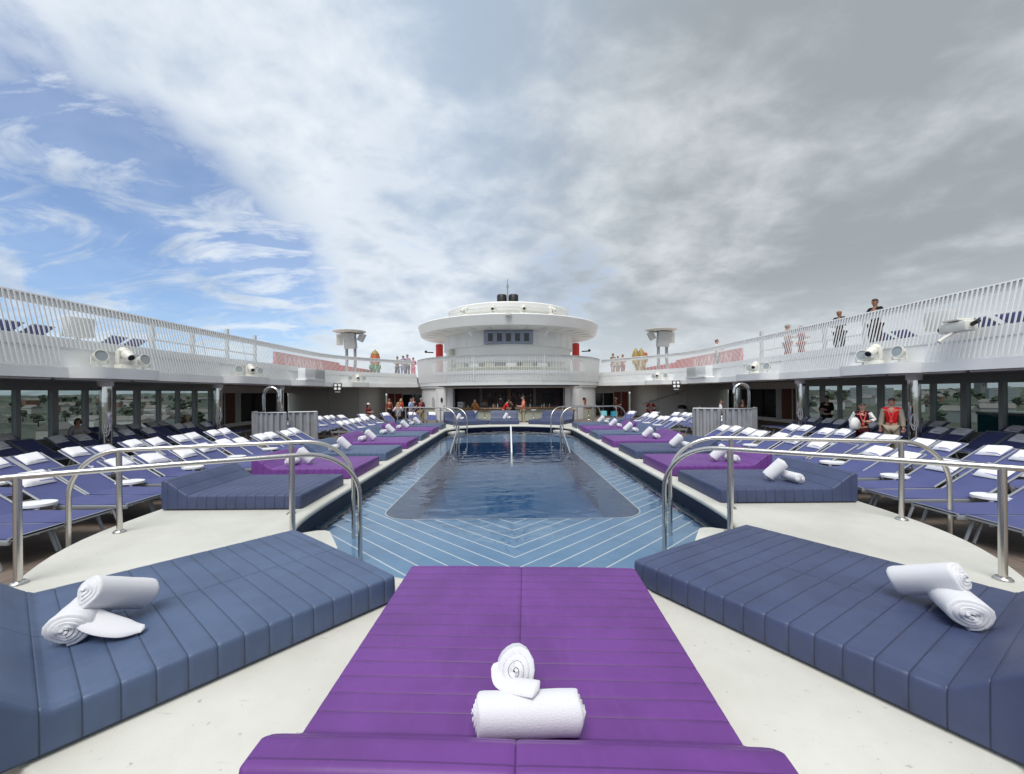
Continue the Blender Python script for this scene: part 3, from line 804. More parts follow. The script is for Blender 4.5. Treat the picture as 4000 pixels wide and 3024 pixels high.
for s in (-1, 1):
    if s < 0:
        near = [(-9.95, 16.8), (-9.75, 16.15), (-9.3, 15.75), (-8.8, 15.6), (-8.2, 15.65)]; flat = [(-8.28, 15.95), (-7.35, 16.3)]
    else:
        flat = [(7.15, 16.6), (8.08, 16.25)]; near = [(8.0, 15.95), (8.6, 15.9), (9.1, 16.05), (9.55, 16.45), (9.75, 17.0)]
    e = empty('shower_screen', 'grey corrugated shower screen beside the %s loungers' % SIDE[s], 'screen', (s * 8.3, 16.6, DECKZ), 0, 'corrugated shower screens')
    for pth, nm in ((near, 'curved_panel'), (flat, 'flat_panel')):
        m = corrugated(pth, DECKZ, 1.05); m.build(nm, M['corr'], e, world=True, ang=0)
        m = MB(); m.tube([(x, y, 1.075) for x, y in pth], .03, 6); m.build('top_trim', M['alu'], e, world=True)
        m = MB(); x, y = pth[-1] if s < 0 else pth[0]; m.box((x, y - .045, .43), (.07, .05, 1.25)); m.build('corner_post', M['alu'], e, world=True)
    bk = [(s * 9.4, 17.0), (s * 9.3, 18.2), (s * 8.2, 18.5), (s * 7.2, 18.0)]
    e2 = empty('shower_pipe', 'arched chrome shower pipe rising behind the %s corrugated screen' % SIDE[s], 'shower', (s * 9.3 if s < 0 else 9.0, 17.4, DECKZ), 0, 'arched shower pipes')
    x0, y0 = (-9.85, 17.1) if s < 0 else (9.85, 17.5)
    rr = .30; sg = -s
    pts = [(x0, y0, DECKZ), (x0, y0, 1.72)] + [(x0 + sg * (rr - rr * cos(pi * i / 14)), y0, 1.72 + rr * sin(pi * i / 14)) for i in range(1, 14)] + [(x0 + sg * 2 * rr, y0, 1.68)]
    m = MB(); m.tube(pts, .062, 14); m.build('pipe', M['chrome'], e2, world=True)
    m = MB(); m.lathe([(.062, .0), (.075, .0), (.075, -.04), (.02, -.05)], (x0 + sg * 2 * rr, y0, 1.68), 14); m.build('shower_head', M['steel'], e2, world=True)
    m = MB(); m.cyl((x0 + sg * .58, y0, DECKZ), (x0 + sg * .58, y0, 1.55), .03, 10); m.build('side_tube', M['chrome'], e2, world=True)
# ------------------------------------------------------------------ upper gallery, ceilings, windows
def bez(a, b, c, d, n):
    return [a * (1 - t) ** 3 + b * 3 * t * (1 - t) ** 2 + c * 3 * t * t * (1 - t) + d * t ** 3 for t in [i / n for i in range(1, n + 1)]]
PATH = [V((11.85, -4 + .5 * i)) for i in range(59)]
PATH += bez(PATH[-1], V((11.85, 28.3)), V((10.6, 29.7)), V((7.42, 33.95)), 22)
PD = [0]
for a, b in zip(PATH, PATH[1:]): PD.append(PD[-1] + (b - a).length)
def pat(t):
    t = max(0, min(PD[-1], t))
    i = 0
    while i < len(PATH) - 2 and PD[i + 1] < t: i += 1
    q = (t - PD[i]) / (PD[i + 1] - PD[i]); u = (PATH[i + 1] - PATH[i]).normalized()
    if 0 < i < len(PATH) - 2:
        u = ((PATH[i + 1] - PATH[i]).normalized() * 2 + (PATH[i + 2] - PATH[i + 1]).normalized() * q + (PATH[i] - PATH[i - 1]).normalized() * (1 - q)).normalized()
    return PATH[i].lerp(PATH[i + 1], q), u, V((-u.y, u.x))
def pp(s, t, off, z):
    p, u, n = pat(t); q = p + n * off; return V((s * q.x, q.y, z))
LEDGE = {-1: [(16.3, 1.3), (22.4, 1.4), (28.1, 1.75), (33.3, 1.15)], 1: [(17.1, 1.3), (23.4, 1.4), (28.8, 1.7), (33.5, 1.15)]}
def ribbon(s, prof, t0=0, t1=None, step=.5):
    t1 = t1 or PD[-1]; n = int((t1 - t0) / step); m = MB()
    m.loft([[pp(s, t0 + (t1 - t0) * i / n, o, z) for o, z in prof] for i in range(n + 1)], cap=True); return m
for s in (-1, 1):
    g = empty('upper_gallery', 'white %s upper deck gallery with slatted balustrade over the loungers' % SIDE[s], 'deck gallery', (s * 12, 15, 2.2))
    b = empty('balustrade', None, None) if False else None
    ribbon(s, [(.45, 2.22), (.43, 2.485), (.33, 2.50), (.30, 2.22)]).build('fascia', M['white'], g, world=True, ang=30)
    ribbon(s, [(.325, 2.50), (.215, 3.02), (.18, 3.02), (.29, 2.50)]).build('lower_panel', M['white'], g, world=True, ang=30)
    ribbon(s, [(.245, 3.0), (.19, 3.27), (.14, 3.27), (.195, 3.0)]).build('mid_board', M['slat'], g, world=True, ang=30)
    ribbon(s, [(-.015, 4.07), (-.06, 4.27), (-.09, 4.27), (-.045, 4.07)]).build('top_board', M['slat'], g, world=True, ang=30)
    ribbon(s, [(.03, 4.275), (.02, 4.31), (-.11, 4.31), (-.11, 4.275)]).build('top_rail', M['slat'], g, world=True, ang=30)
    m = MB(); t = .1; k = 0
    while t < PD[-1] - .05:
        z0 = 2.52
        for c, h in LEDGE[s]:
            if c - h - .05 < t < c + h + .05: z0 = 3.02
        thick = .032 if t < 20 else .024; dp = .018
        if k % 21 == 0: thick = .05
        f = lambda z: .43 - .40 * (z - 2.5) / 1.77
        loops = []
        for z in (z0, 4.27):
            o = f(z); loops.append([pp(s, t - thick / 2, o + dp, z), pp(s, t + thick / 2, o + dp, z), pp(s, t + thick / 2, o, z), pp(s, t - thick / 2, o, z)])
        m.loft(loops, cap=True); t += .12; k += 1
    m.build('slats', M['slat'], g, world=True, ang=0)
    poly = [pp(s, .5 * i, .17, 0).to_2d() for i in range(int(PD[-1] / .5) + 1)] + [V((s * 7.2, 34.6)), V((s * 7.2, 47)), V((s * 18.6, 47)), V((s * 18.6, -4))]
    m = MB(); m.prism([tuple(p) for p in poly], 2.28, 3.015); m.build('deck_slab', M['offwhite'], g, world=True, ang=0)
    m = MB(); m.flat([[tuple(p) for p in poly]], 2.272); m.build('ceiling', M['ceil'], g, world=True, ang=0)
    m = MB()
    t = 1.
    while t < PD[-1] - 3:
        m.tube([pp(s, t + .05 + .55 * i, .12, 2.205) for i in range(5)], .032, 6); t += 2.32
    m.build('light_strip', M['plastic'], g, world=True)
    for i, (c, h) in enumerate(LEDGE[s]):
        n = 16; P = [pp(s, c - h + 2 * h * k / n, .43 + .55 * min(1, 2.2 * sin(pi * k / n)) ** .6, 0) for k in range(n + 1)]
        P += [pp(s, c + h - 2 * h * k / n, .31, 0) for k in range(n + 1)]
        m = MB(); m.prism([(p.x, p.y) for p in P], 2.213, 2.512); m.build('lamp_ledge', M['white'], g, world=True, ang=30)
    for k in range(9):   # round ceiling lamps and vents below the slab
        y = 6.5 + 2.6 * k
        m = MB(); m.lathe([(0, 2.235), (.12, 2.235), (.14, 2.272)], (s * 13.2, y, 0), 14); m.build('ceiling_lamp', M['plastic'], g, world=True)

# columns
for s in (-1, 1):
    for i, y in enumerate((7.6, 12.75, 17.7, 22.6)):
        if i == 0: continue
        e = empty('mirror_column', 'mirror polished round column under the %s gallery, %s from the camera' % (SIDE[s], ORD[i - 1]), 'column', (s * 12.1, y, DECKZ), 0, 'polished columns')
        m = MB(); m.lathe([(.155, DECKZ), (.155, 2.27)], (s * 12.1, y, 0), 28); m.build('shaft', M['chrome'], e, world=True, ang=50)
        m = MB(); m.lathe([(.155, 2.02), (.19, 2.03), (.19, 2.27)], (s * 12.1, y, 0), 28); m.build('collar', M['plastic'], e, world=True)
        m = MB(); a = math.atan2(-s * 12, y); m.box((s * 12.32, y + .18, 1.03), (.16, .16, 2.46)); m.build('side_post', M['frame'], e, world=True)
        # oval anchor-like emblem
        d = V((-s * 12.1, -y)).normalized(); q = V((s * 12.1, y)) + d * .158; w = V((-d.y, d.x))
        m = MB(); ring_ = [V((q.x + w.x * .075 * cos(2 * pi * k / 20), q.y + w.y * .075 * cos(2 * pi * k / 20), .78 + .24 * sin(2 * pi * k / 20))) for k in range(21)]
        m.tube(ring_, .014, 6)
        m.tube([(q.x, q.y, .56), (q.x, q.y, 1.0)], .012, 6); m.tube([(q.x - w.x * .05, q.y - w.y * .05, .72), (q.x, q.y, .62), (q.x + w.x * .05, q.y + w.y * .05, .72)], .012, 6)
        m.build('emblem', M['plastic'], e, world=True)

# window walls
for s in (-1, 1):
    X = s * 16.9
    e = empty('window_wall', 'grey framed window wall along the %s side of the lounger deck' % SIDE[s], 'window wall', (X, 11, DECKZ))
    m = MB(); m.box((X, 11, .0), (.16, 26.4, .4)); m.build('sill_panel', M['frame'], e, world=True, ang=0)
    m = MB(); m.box((X, 11, 2.115), (.2, 26.4, .31)); m.build('header', M['frame'], e, world=True, ang=0)
    ys = [-2.1 + 1.19 * i for i in range(23)]
    m = MB()
    for i, y in enumerate(ys): m.box((X - s * .03, y, 1.08), (.17, .14 if i % 3 else .22, 1.76))
    m.build('mullions', M['frame'], e, world=True, ang=0)
    for a, b in zip(ys, ys[1:]):
        if b < 6: continue
        m = MB(); m.box((X, (a + b) / 2, 1.08), (.012, b - a - .15, 1.756)); m.build('pane', M['glass'], e, world=True, ang=0)
    # brown doors and reflective glazing beyond
    e = empty('lobby_front', 'brown doors and reflective glazed front at the %s end of the window wall' % SIDE[s], 'shop front', (X, 28.5, DECKZ))
    m = MB(); m.box((X, 28.6, 2.06), (.22, 8.7, .42)); m.box((X, 28.6, -.1), (.2, 8.7, .2)); m.build('surround', M['greywall'], e, world=True, ang=0)
    for y in (24.75, 25.8):
        m = MB(); m.box((X - s * .02, y, .93), (.08, .9, 1.84)); m.build('door', M['brown'], e, world=True)
    for yy, ww in ((24.2, .2), (25.27, .14), (26.55, .5)): m = MB(); m.box((X + s * .02, yy, .93), (.14, ww, 1.84)); m.build('door_post', M['frame'], e, world=True)
    for i in range(4):
        y = 27.55 + 1.4 * i
        m = MB(); m.box((X, y, .93), (.03, 1.28, 1.84)); m.build('pane', M['darkglass'], e, world=True)
        m = MB(); m.box((X - s * .03, y + .7, .93), (.1, .1, 1.84)); m.build('mullion', M['dark'], e, world=True)
    # end wall
    e = empty('end_wall', 'plain light grey wall closing the %s side deck beside the bar' % SIDE[s], 'wall', (s * 14, 33, DECKZ))
    P = [(s * 17, 33.)] + [(s * 11.9, 33.)] + [(s * (11.9 - 1.5 * sin(R(a))), 34.5 - 1.5 * cos(R(a))) for a in range(9, 91, 9)] + [(s * 10.4, 36.2)]
    Q = [(x + s * .12, y + .12) for x, y in reversed(P)]
    m = MB(); m.prism(P + Q, DECKZ, 2.27); m.build('wall_panel', M['greywall'], e, world=True, ang=30)
    m = MB(); m.box((s * 13.9, 32.985, 1.03), (.03, .03, 2.46)); m.box((s * 11.6, 32.985, 1.03), (.02, .03, 2.46)); m.build('joint_strip', M['frame'], e, world=True)
    m = MB(); m.cyl((s * 13.3, 32.98, 1.45), (s * 13.3, 32.93, 1.45), .06, 10); m.cyl((s * 13.3, 32.98, .95), (s * 13.3, 32.93, .95), .06, 10); m.build('wall_socket', M['frame'], e, world=True)
    # doorway to the interior
    e = empty('doorway', 'dark entrance with open dark red doors on the %s of the bar' % SIDE[s], 'entrance', (s * 8.7, 36.4, DECKZ))
    m = MB(); m.box((s * 8.7, 37.6, 1.0), (3.6, .1, 2.5)); m.build('painted_dark_backing', M['dark'], e, world=True)  # near-black backing panel, the shade of the entrance put in as colour
    m = MB(); m.box((s * 8.7, 36.25, 2.0), (3.4, .16, .54)); m.build('lintel', M['greywall'], e, world=True)
    m = MB(); m.box((s * 8.0, 36.1, 1.69), (1.9, .1, .07)); m.build('light_strip', M['plastic'], e, world=True)
    for x in (9.95, 9.3):
        m = MB(); m.box((s * x, 36.3, .77), (.52, .07, 1.92)); m.build('door_leaf', M['redwood'], e, world=True)
    for x in (10.24, 9.63, 9.0, 8.1): m = MB(); m.box((s * x, 36.27, .77), (.08, .12, 1.93)); m.build('door_post', M['frame'], e, world=True)
    m = MB(); m.box((s * 7.6, 36.4, .77), (.9, .02, 1.9)); m.build('glass_leaf', M['darkglass'], e, world=True)

# ------------------------------------------------------------------ bar building with the round tower
BC = (0.05, 35.6)
bb = empty('bar_building', 'white round bar pavilion with disc roof at the far end of the pool', 'building', (BC[0], BC[1], DECKZ))
C0 = (BC[0], BC[1], 0)
def part(m, nm, ma, ang=35, p=bb): return m.build(nm, ma, p, world=True, ang=ang)
for s in (-1, 1):
    a0, a1 = sorted((s * R(33.2), s * R(88)))
    m = MB(); m.lathe([(7.12, DECKZ), (7.12, 2.2), (6.95, 2.2), (6.95, DECKZ)], C0, 20, a0, a1); part(m, 'outer_wall', M['white'])
    m = MB(); m.lathe([(7.15, DECKZ), (7.15, .62), (7.2, .63), (7.2, .68), (6.9, .68)], C0, 14, *sorted((s * R(49), s * R(75)))); part(m, 'dado', M['palegreen'])
    a = s * R(42); d = V((sin(a), -cos(a))); w = V((cos(a), sin(a))); rz = Matrix.Rotation(a, 3, 'Z')
    q = V(BC) + d * 7.13
    m = MB(); m.box((q.x, q.y, .93), (1.12, .16, 2.26), rz); part(m, 'door_frame', M['greywall'])
    q = V(BC) + d * 7.20 + w * (s * -.12)
    m = MB(); m.box((q.x, q.y, .86), (.74, .06, 2.1), rz); o = part(m, 'door', M['plastic'])
    if s < 0:
        qq = q + d * .04; m = MB(); k = [V((qq.x + w.x * .1 * cos(2 * pi * i / 16), qq.y + w.y * .1 * cos(2 * pi * i / 16), 1.25 + .17 * sin(2 * pi * i / 16))) for i in range(17)]
        m.tube(k, .02, 6); m.box((qq.x, qq.y, 1.25), (.16, .01, .28), rz); m.build('porthole', M['dark'], o, world=True)
        q2 = V(BC) + d * 7.14 - w * 1.0
        m = MB(); m.box((q2.x, q2.y, 1.12), (.24, .03, .66), Matrix.Rotation(a - .1, 3, 'Z')); part(m, 'wall_panel', M['frame'])
    else:
        q2 = V(BC) + d * 7.1 + w * .95
        m = MB(); m.box((q2.x, q2.y, 1.27), (.24, .04, .13), Matrix.Rotation(a + .13, 3, 'Z')); part(m, 'door_sign', M['dark'])
    qq = q + d * .05 + w * (s * -.28)
    m = MB(); m.box((qq.x, qq.y, .8), (.03, .06, .16), rz); m.build('handle', M['steel'], o, world=True)
A = R(33)
m = MB(); m.lathe([(7.0, DECKZ), (7.0, .66)], C0, 30, -A, A); part(m, 'counter_front', M['palegreen'])
m = MB(); m.lathe([(6.5, .66), (7.22, .66), (7.24, .69), (7.22, .73), (6.5, .73)], C0, 30, -A, A); part(m, 'counter_top', M['wood'])
m = MB(); m.lathe([(6.55, DECKZ), (6.55, .64)], C0, 30, -A, A); part(m, 'counter_back', M['wood'])
m = MB(); m.box((BC[0], 32.6, .99), (8.6, .14, 2.4)); part(m, 'back_wall', M['maroon'])
for s in (-1, 1):
    m = MB(); m.box((BC[0] + s * 3.95, 31.2, .99), (.12, 2.8, 2.4)); part(m, 'bar_side_wall', M['maroon'])
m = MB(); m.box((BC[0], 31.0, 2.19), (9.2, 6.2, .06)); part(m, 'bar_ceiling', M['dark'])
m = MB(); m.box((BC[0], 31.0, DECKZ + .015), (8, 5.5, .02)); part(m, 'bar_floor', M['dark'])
for x in (-2.05, .08, 2.0):
    m = MB(); m.box((x, 32.3, .99), (.22 if x != .08 else .3, .3, 2.38)); part(m, 'bar_pillar', M['mauve'] if x != .08 else M['wood'])
for x0, x1 in ((-1.9, -.1), (.25, 1.85)):
    for z in (1.0, 1.45):
        m = MB(); m.box(((x0 + x1) / 2, 32.35, z), (x1 - x0, .28, .04)); part(m, 'bottle_shelf', M['wood'])
m = MB(); m.box((3.05, 32.45, 1.25), (.8, .1, .9)); m.box((3.05, 32.4, 1.25), (.66, .06, .76)); part(m, 'dark_screen', M['dark'])
m = MB(); m.box((BC[0], 32.2, .3), (7.6, .5, .9)); part(m, 'back_counter', M['mauve'])
# balcony ring
AB = R(83)
def arc(prof, nm, ma, a=AB, n=72): m = MB(); m.lathe(prof, C0, n, -a, a); return part(m, nm, ma, 30)
arc([(7.02, 2.06), (7.20, 2.06), (7.24, 2.12), (7.24, 2.22), (7.30, 2.26), (7.30, 2.48), (7.24, 2.52), (6.9, 2.52)], 'fascia', M['white'])
arc([(7.25, 2.50), (7.30, 3.02)], 'lower_panel', M['white'])
arc([(7.33, 3.0), (7.36, 3.24), (7.30, 3.24), (7.27, 3.0)], 'mid_board', M['slat'])
arc([(7.33, 4.07), (7.35, 4.27), (7.32, 4.27), (7.30, 4.07)], 'top_board', M['slat'])
arc([(7.33, 4.275), (7.47, 4.275), (7.48, 4.31), (7.33, 4.31)], 'top_rail', M['slat'])
m = MB(); n = 178
for i in range(n + 1):
    a = -AB + 2 * AB * i / n; d = V((sin(a), -cos(a), 0)); w = V((cos(a), sin(a), 0)) * (.017 if i % 20 != 9 else .035); L = []
    for z in (2.52, 4.27):
        r = 7.31 + .10 * (z - 2.5) / 1.77; c = V(C0) + V((0, 0, z)); L.append([c + d * r - w, c + d * r + w, c + d * (r + .05) + w, c + d * (r + .05) - w])
    m.loft(L, cap=True)
part(m, 'slats', M['slat'], 0)
m = MB(); m.lathe([(0, 3.0), (7.28, 3.0), (7.28, 2.53), (0, 2.53)], C0, 64); part(m, 'balcony_floor', M['offwhite'])
m = MB(); m.lathe([(5.15, 3.0), (5.15, 5.12)], C0, 64); part(m, 'lower_storey', M['offwhite'])
m = MB(); m.lathe([(5.15, 5.10), (5.33, 5.12), (5.33, 5.18), (5.29, 5.19), (5.29, 6.26)], C0, 64); part(m, 'upper_storey', M['white'])
# fretwork of white panel joints on the upper storey
m = MB()
for i in range(15):
    a = R(-84 + 12 * i)
    if abs(a) < R(22): continue
    m = MB(); m.box((BC[0] + 5.292 * sin(a), BC[1] - 5.292 * cos(a), 5.72), (.02, .02, 1.04), Matrix.Rotation(a, 3, 'Z')); part(m, 'panel_joint', M['offwhite'])
pass
m = MB(); m.lathe([(5.27, 6.18), (6.9, 6.24), (7.08, 6.25), (7.16, 6.30), (7.36, 6.98), (7.32, 7.04), (7.2, 7.05), (5, 7.16), (0, 7.2)], C0, 96); part(m, 'disc_roof', M['offwhite'], 25)
m = MB()
for i in range(-7, 8):
    a = R(i * 11); w = Matrix.Rotation(a, 3, 'Z'); m = MB(); m.box((BC[0] + 6.1 * sin(a), BC[1] - 6.1 * cos(a), 6.205), (.02, 1.5, .02), w); part(m, 'soffit_joint', M['frame'])
pass
m = MB(); m.lathe([(4.25, 7.1), (4.3, 7.72), (4.8, 7.80), (4.86, 7.86), (4.98, 8.25), (4.94, 8.32), (4.6, 8.34), (0, 8.5)], C0, 80); part(m, 'upper_disc', M['offwhite'], 25)
m = MB(); m.lathe([(4.9, 7.93), (4.95, 7.94), (4.96, 7.98), (4.9, 7.99)], C0, 80); part(m, 'disc_trim', M['white'])
# window box
y0 = BC[1] - 5.42
o = MB().box((BC[0], y0 + .25, 5.69), (3.5, .6, .92), bev=.02); wb = part(o, 'window_box', M['greyblue'])
for i in range(5):
    x = BC[0] + (-1.28 + .64 * i); m = MB(); m.box((x, y0 - .05, 5.66), (.36, .02, .58)); m.build('pane', M['darkglass'], wb, world=True)
    m = MB()
    for dx in (-.2, .2): m.box((x + dx, y0 - .06, 5.66), (.04, .04, .66))
    for dz in (-.31, .31): m.box((x, y0 - .06, 5.66 + dz), (.36, .04, .04))
    m.build('frame', M['greyblue'], wb, world=True)
for x in (-.43, .48):
    m = MB(); m.lathe([(.36, 8.4), (.36, 8.62), (.38, 8.64), (.38, 9.3), (.34, 9.36), (.3, 9.36), (.28, 9.1), (0, 9.1)], (x, 33.2, 0), 20); part(m, 'funnel', M['black'])
m = MB(); m.tube([(0.02, 32.9, 8.4), (0.02, 32.9, 9.3), (.02, 32.9, 9.3), (.02, 32.9, 10.15)], [.07, .05, .05, .045], 8); m.cyl((.02, 32.9, 9.85), (.02, 32.9, 10.05), .08, 8); m.tube([(.02, 32.9, 10.1), (.02, 32.9, 10.5)], .03, 6); part(m, 'antenna', M['alu'])
# upper bar behind the slats
arc([(5.9, 3.02), (5.9, 3.5), (6.1, 3.52), (6.1, 3.58), (5.6, 3.58)], 'balcony_counter', M['palegreen'], R(50))
arc([(5.2, 3.9), (5.5, 3.9), (5.5, 4.02), (5.2, 4.02)], 'balcony_shelf', M['frame'], R(52))
for i, a in enumerate((-40, -27, -14, 2, 14, 26, 38)):
    a = R(a); m = MB(); m.box((BC[0] + 5.4 * sin(a), BC[1] - 5.4 * cos(a), 3.72), (.75, .3, .3), Matrix.Rotation(a, 3, 'Z')); part(m, 'cabinet', M['white'] if i % 2 else M['palegreen'])
m = MB(); m.box((BC[0] - 4.35, BC[1] - 3.0, 4.02), (.5, .3, 2.0), Matrix.Rotation(R(-57), 3, 'Z')); part(m, 'side_door', M['palegreen'])
for s in (-1, 1):
    e = empty('red_mast', 'red cylindrical mast behind the %s flank of the round tower' % SIDE[s], 'mast', (s * 6.0, 37.5, 3.015), 0, 'red masts')
    m = MB(); m.lathe([(.32, 3.015), (.32, 6.0), (.2, 6.05), (0, 6.06)], (s * 6.0, 37.5, 0), 16); m.build('shaft', M['red'], e, world=True)
    m = MB(); m.cyl((s * 6.5, 37.3, 5.3), (s * 7.1, 37.0, 5.3), .05); m.sphere((s * 7.1, 37, 5.35), .12); m.build('side_lamp', M['dark'], e, world=True)
    m = MB(); m.tube([(s * (5.2 + .9 * i), 40 - .9 * i * .6, 4.9 - .10 * i * i) for i in range(4)], .09, 8); m.build('curved_rail', M['palered'], e, world=True)

# bottles, glasses on the bar
rb = random.Random(5)
bms = []
for i in range(5):
    m = MB(); m.lathe([(0, 0), (.04, 0), (.042, .01), (.042, .17), (.03, .21), (.014, .24), (.014, .30), (0, .30)], n=10); bms.append(m.mesh('bottle', M['b%d' % i], 40))
def bottle(x, y, z, label, group, sc=1.):
    o = bpy.data.objects.new('bottle', rb.choice(bms)); COL.objects.link(o); o.location = (x, y, z); o.scale = (sc, sc, sc); tag(o, label, 'bottle', group)
for x0, x1 in ((-1.85, -.15), (.3, 1.8)):
    for z in (1.02, 1.47):
        n = 9
        for i in range(n): bottle(x0 + (x1 - x0) * (i + .5) / n + rb.uniform(-.03, .03), 32.33, z, 'small bottle on the shelves behind the bar', 'bottles on the bar shelves', rb.uniform(.75, 1.05))
for a in (-26, -24.5, -21, -20, -18.5, -9, -8, -6.5, -3, 8.5, 10, 12, 19, 20.5, 22.5, 24):
    t = R(a); bottle(BC[0] + 6.85 * sin(t), BC[1] - 6.85 * cos(t), .73, 'small bottle standing on the wooden bar counter', 'bottles on the bar counter', rb.uniform(.7, 1.0))
# coffee machine at the left end of the bar
t = R(-29); e = empty('drinks_machine', 'grey drinks machine on the left end of the bar counter', 'machine', (BC[0] + 6.85 * sin(t), BC[1] - 6.85 * cos(t), .73), t)
m = MB(); m.box((0, 0, .2), (.42, .3, .4), bev=.02); m.build('body', M['frame'], e); m = MB(); m.box((0, -.155, .25), (.3, .02, .14)); m.build('front_panel', M['lens'], e)
# bar stools and high table
for i, a in enumerate((-37.5, -17, -12, 12, 47)):
    t = R(a); x, y = BC[0] + 7.75 * sin(t), BC[1] - 7.75 * cos(t)
    e = empty('bar_stool', 'slim bar stool before the bar counter, %s from the left' % ORD[i], 'stool', (x, y, DECKZ), t, 'bar stools')
    m = MB(); m.lathe([(0, .74), (.17, .74), (.19, .76), (.19, .80), (.17, .82), (0, .82)], n=18); m.build('seat', M['brown'] if i in (1, 2, 4) else M['frame'], e)
    m = MB(); m.cyl((0, 0, .02), (0, 0, .74), .025, 8); m.tube([(.12 * cos(2 * pi * k / 12), .12 * sin(2 * pi * k / 12), .28) for k in range(13)], .012, 6, cap=False); m.build('pole', M['steel'], e)
    m = MB(); m.lathe([(0, .03), (.19, .015), (.2, 0)], n=18); m.build('base', M['steel'], e)
e = empty('high_table', 'small wooden high table standing right of the bar counter', 'table', (3.75, 27.6, DECKZ))
m = MB(); m.box((0, 0, .8), (1.25, .5, .05), bev=.01); m.build('table_top', M['wood'], e)
for x in (-.5, .5):
    m = MB(); m.box((x, 0, .39), (.06, .4, .775)); m.build('leg', M['alu'], e)
# orange forked ornament
t = R(51); e = empty('ornament', 'orange forked ornament on the dado ledge right of the bar door', 'ornament', (BC[0] + 7.17 * sin(t), BC[1] - 7.17 * cos(t), .68), t)
m = MB(); m.tube([(0, 0, 0), (0, 0, .3), (-.02, 0, .66)], [.03, .035, .04], 8); m.tube([(0, 0, .2), (.09, 0, .28), (.12, 0, .58)], [.03, .032, .04], 8); m.tube([(0, 0, .12), (-.09, 0, .22), (-.10, 0, .40)], [.025, .028, .03], 8); m.build('prongs', M['orange'], e)

# ------------------------------------------------------------------ lamps and fixtures
def par_parts():
    P = []
    m = MB(); m.box((0, 0, .02), (.2, .16, .04)); m.cyl((0, 0, .04), (0, 0, .12), .04, 8); m.box((0, 0, .13), (.46, .05, .03))
    for x in (-.22, .22): m.box((x, 0, .25), (.025, .05, .26))
    P.append(('yoke', m.mesh('yoke', M['cream'])))
    T = Matrix.Translation((0, 0, .36)) @ Matrix.Rotation(R(-14), 4, 'X')
    m = MB(); m.lathe([(0, .2), (.12, .2), (.17, .1), (.195, -.08), (.205, -.12), (.18, -.125), (.175, -.1)], n=22); m.xf(T @ Matrix.Rotation(R(-90), 4, 'X')); P.append(('lamp_can', m.mesh('lamp_can', M['cream'])))
    m = MB(); m.lathe([(0, -.105), (.176, -.1)], n=22)
    m.xf(T @ Matrix.Rotation(R(-90), 4, 'X')); m.mi = [0] * len(m.f)
    P.append(('lens', m.mesh('lens', M['lens'])))
    return P
def head_parts():
    P = []
    m = MB(); m.box((0, 0, .08), (.46, .34, .16), bev=.02); m.box((-.05, -.175, .08), (.12, .02, .08)); P.append(('base', m.mesh('base', M['cream'])))
    m = MB(); m.box((0, .0, .21), (.44, .16, .1), bev=.02)
    for x in (-.2, .2): m.box((x, 0, .42), (.07, .18, .42), bev=.02)
    P.append(('yoke', m.mesh('yoke', M['cream'])))
    T = Matrix.Translation((0, -.02, .54)) @ Matrix.Rotation(R(28), 4, 'X') @ Matrix.Rotation(R(90), 4, 'X')
    m = MB(); m.lathe([(0, -.26), (.1, -.25), (.16, -.18), (.175, 0), (.165, .2), (.13, .27), (.125, .34), (.10, .345)], n=20); m.lathe([(.18, -.04), (.185, -.02), (.185, .02), (.18, .04)], n=20); m.xf(T); P.append(('head', m.mesh('head', M['cream'])))
    m = MB(); m.lathe([(0, .335), (.11, .335)], n=20); m.xf(T); P.append(('lens', m.mesh('lens', M['darkglass'])))
    return P
PAR, HEAD = par_parts(), head_parts()
def fixture(parts, name, loc, rz, label, cat, group, sc=1.):
    e = empty(name, label, cat, loc, rz, group); e.scale = (sc, sc, sc)
    for n, me in parts:
        o = bpy.data.objects.new(n, me); COL.objects.link(o); o.parent = e
    return e
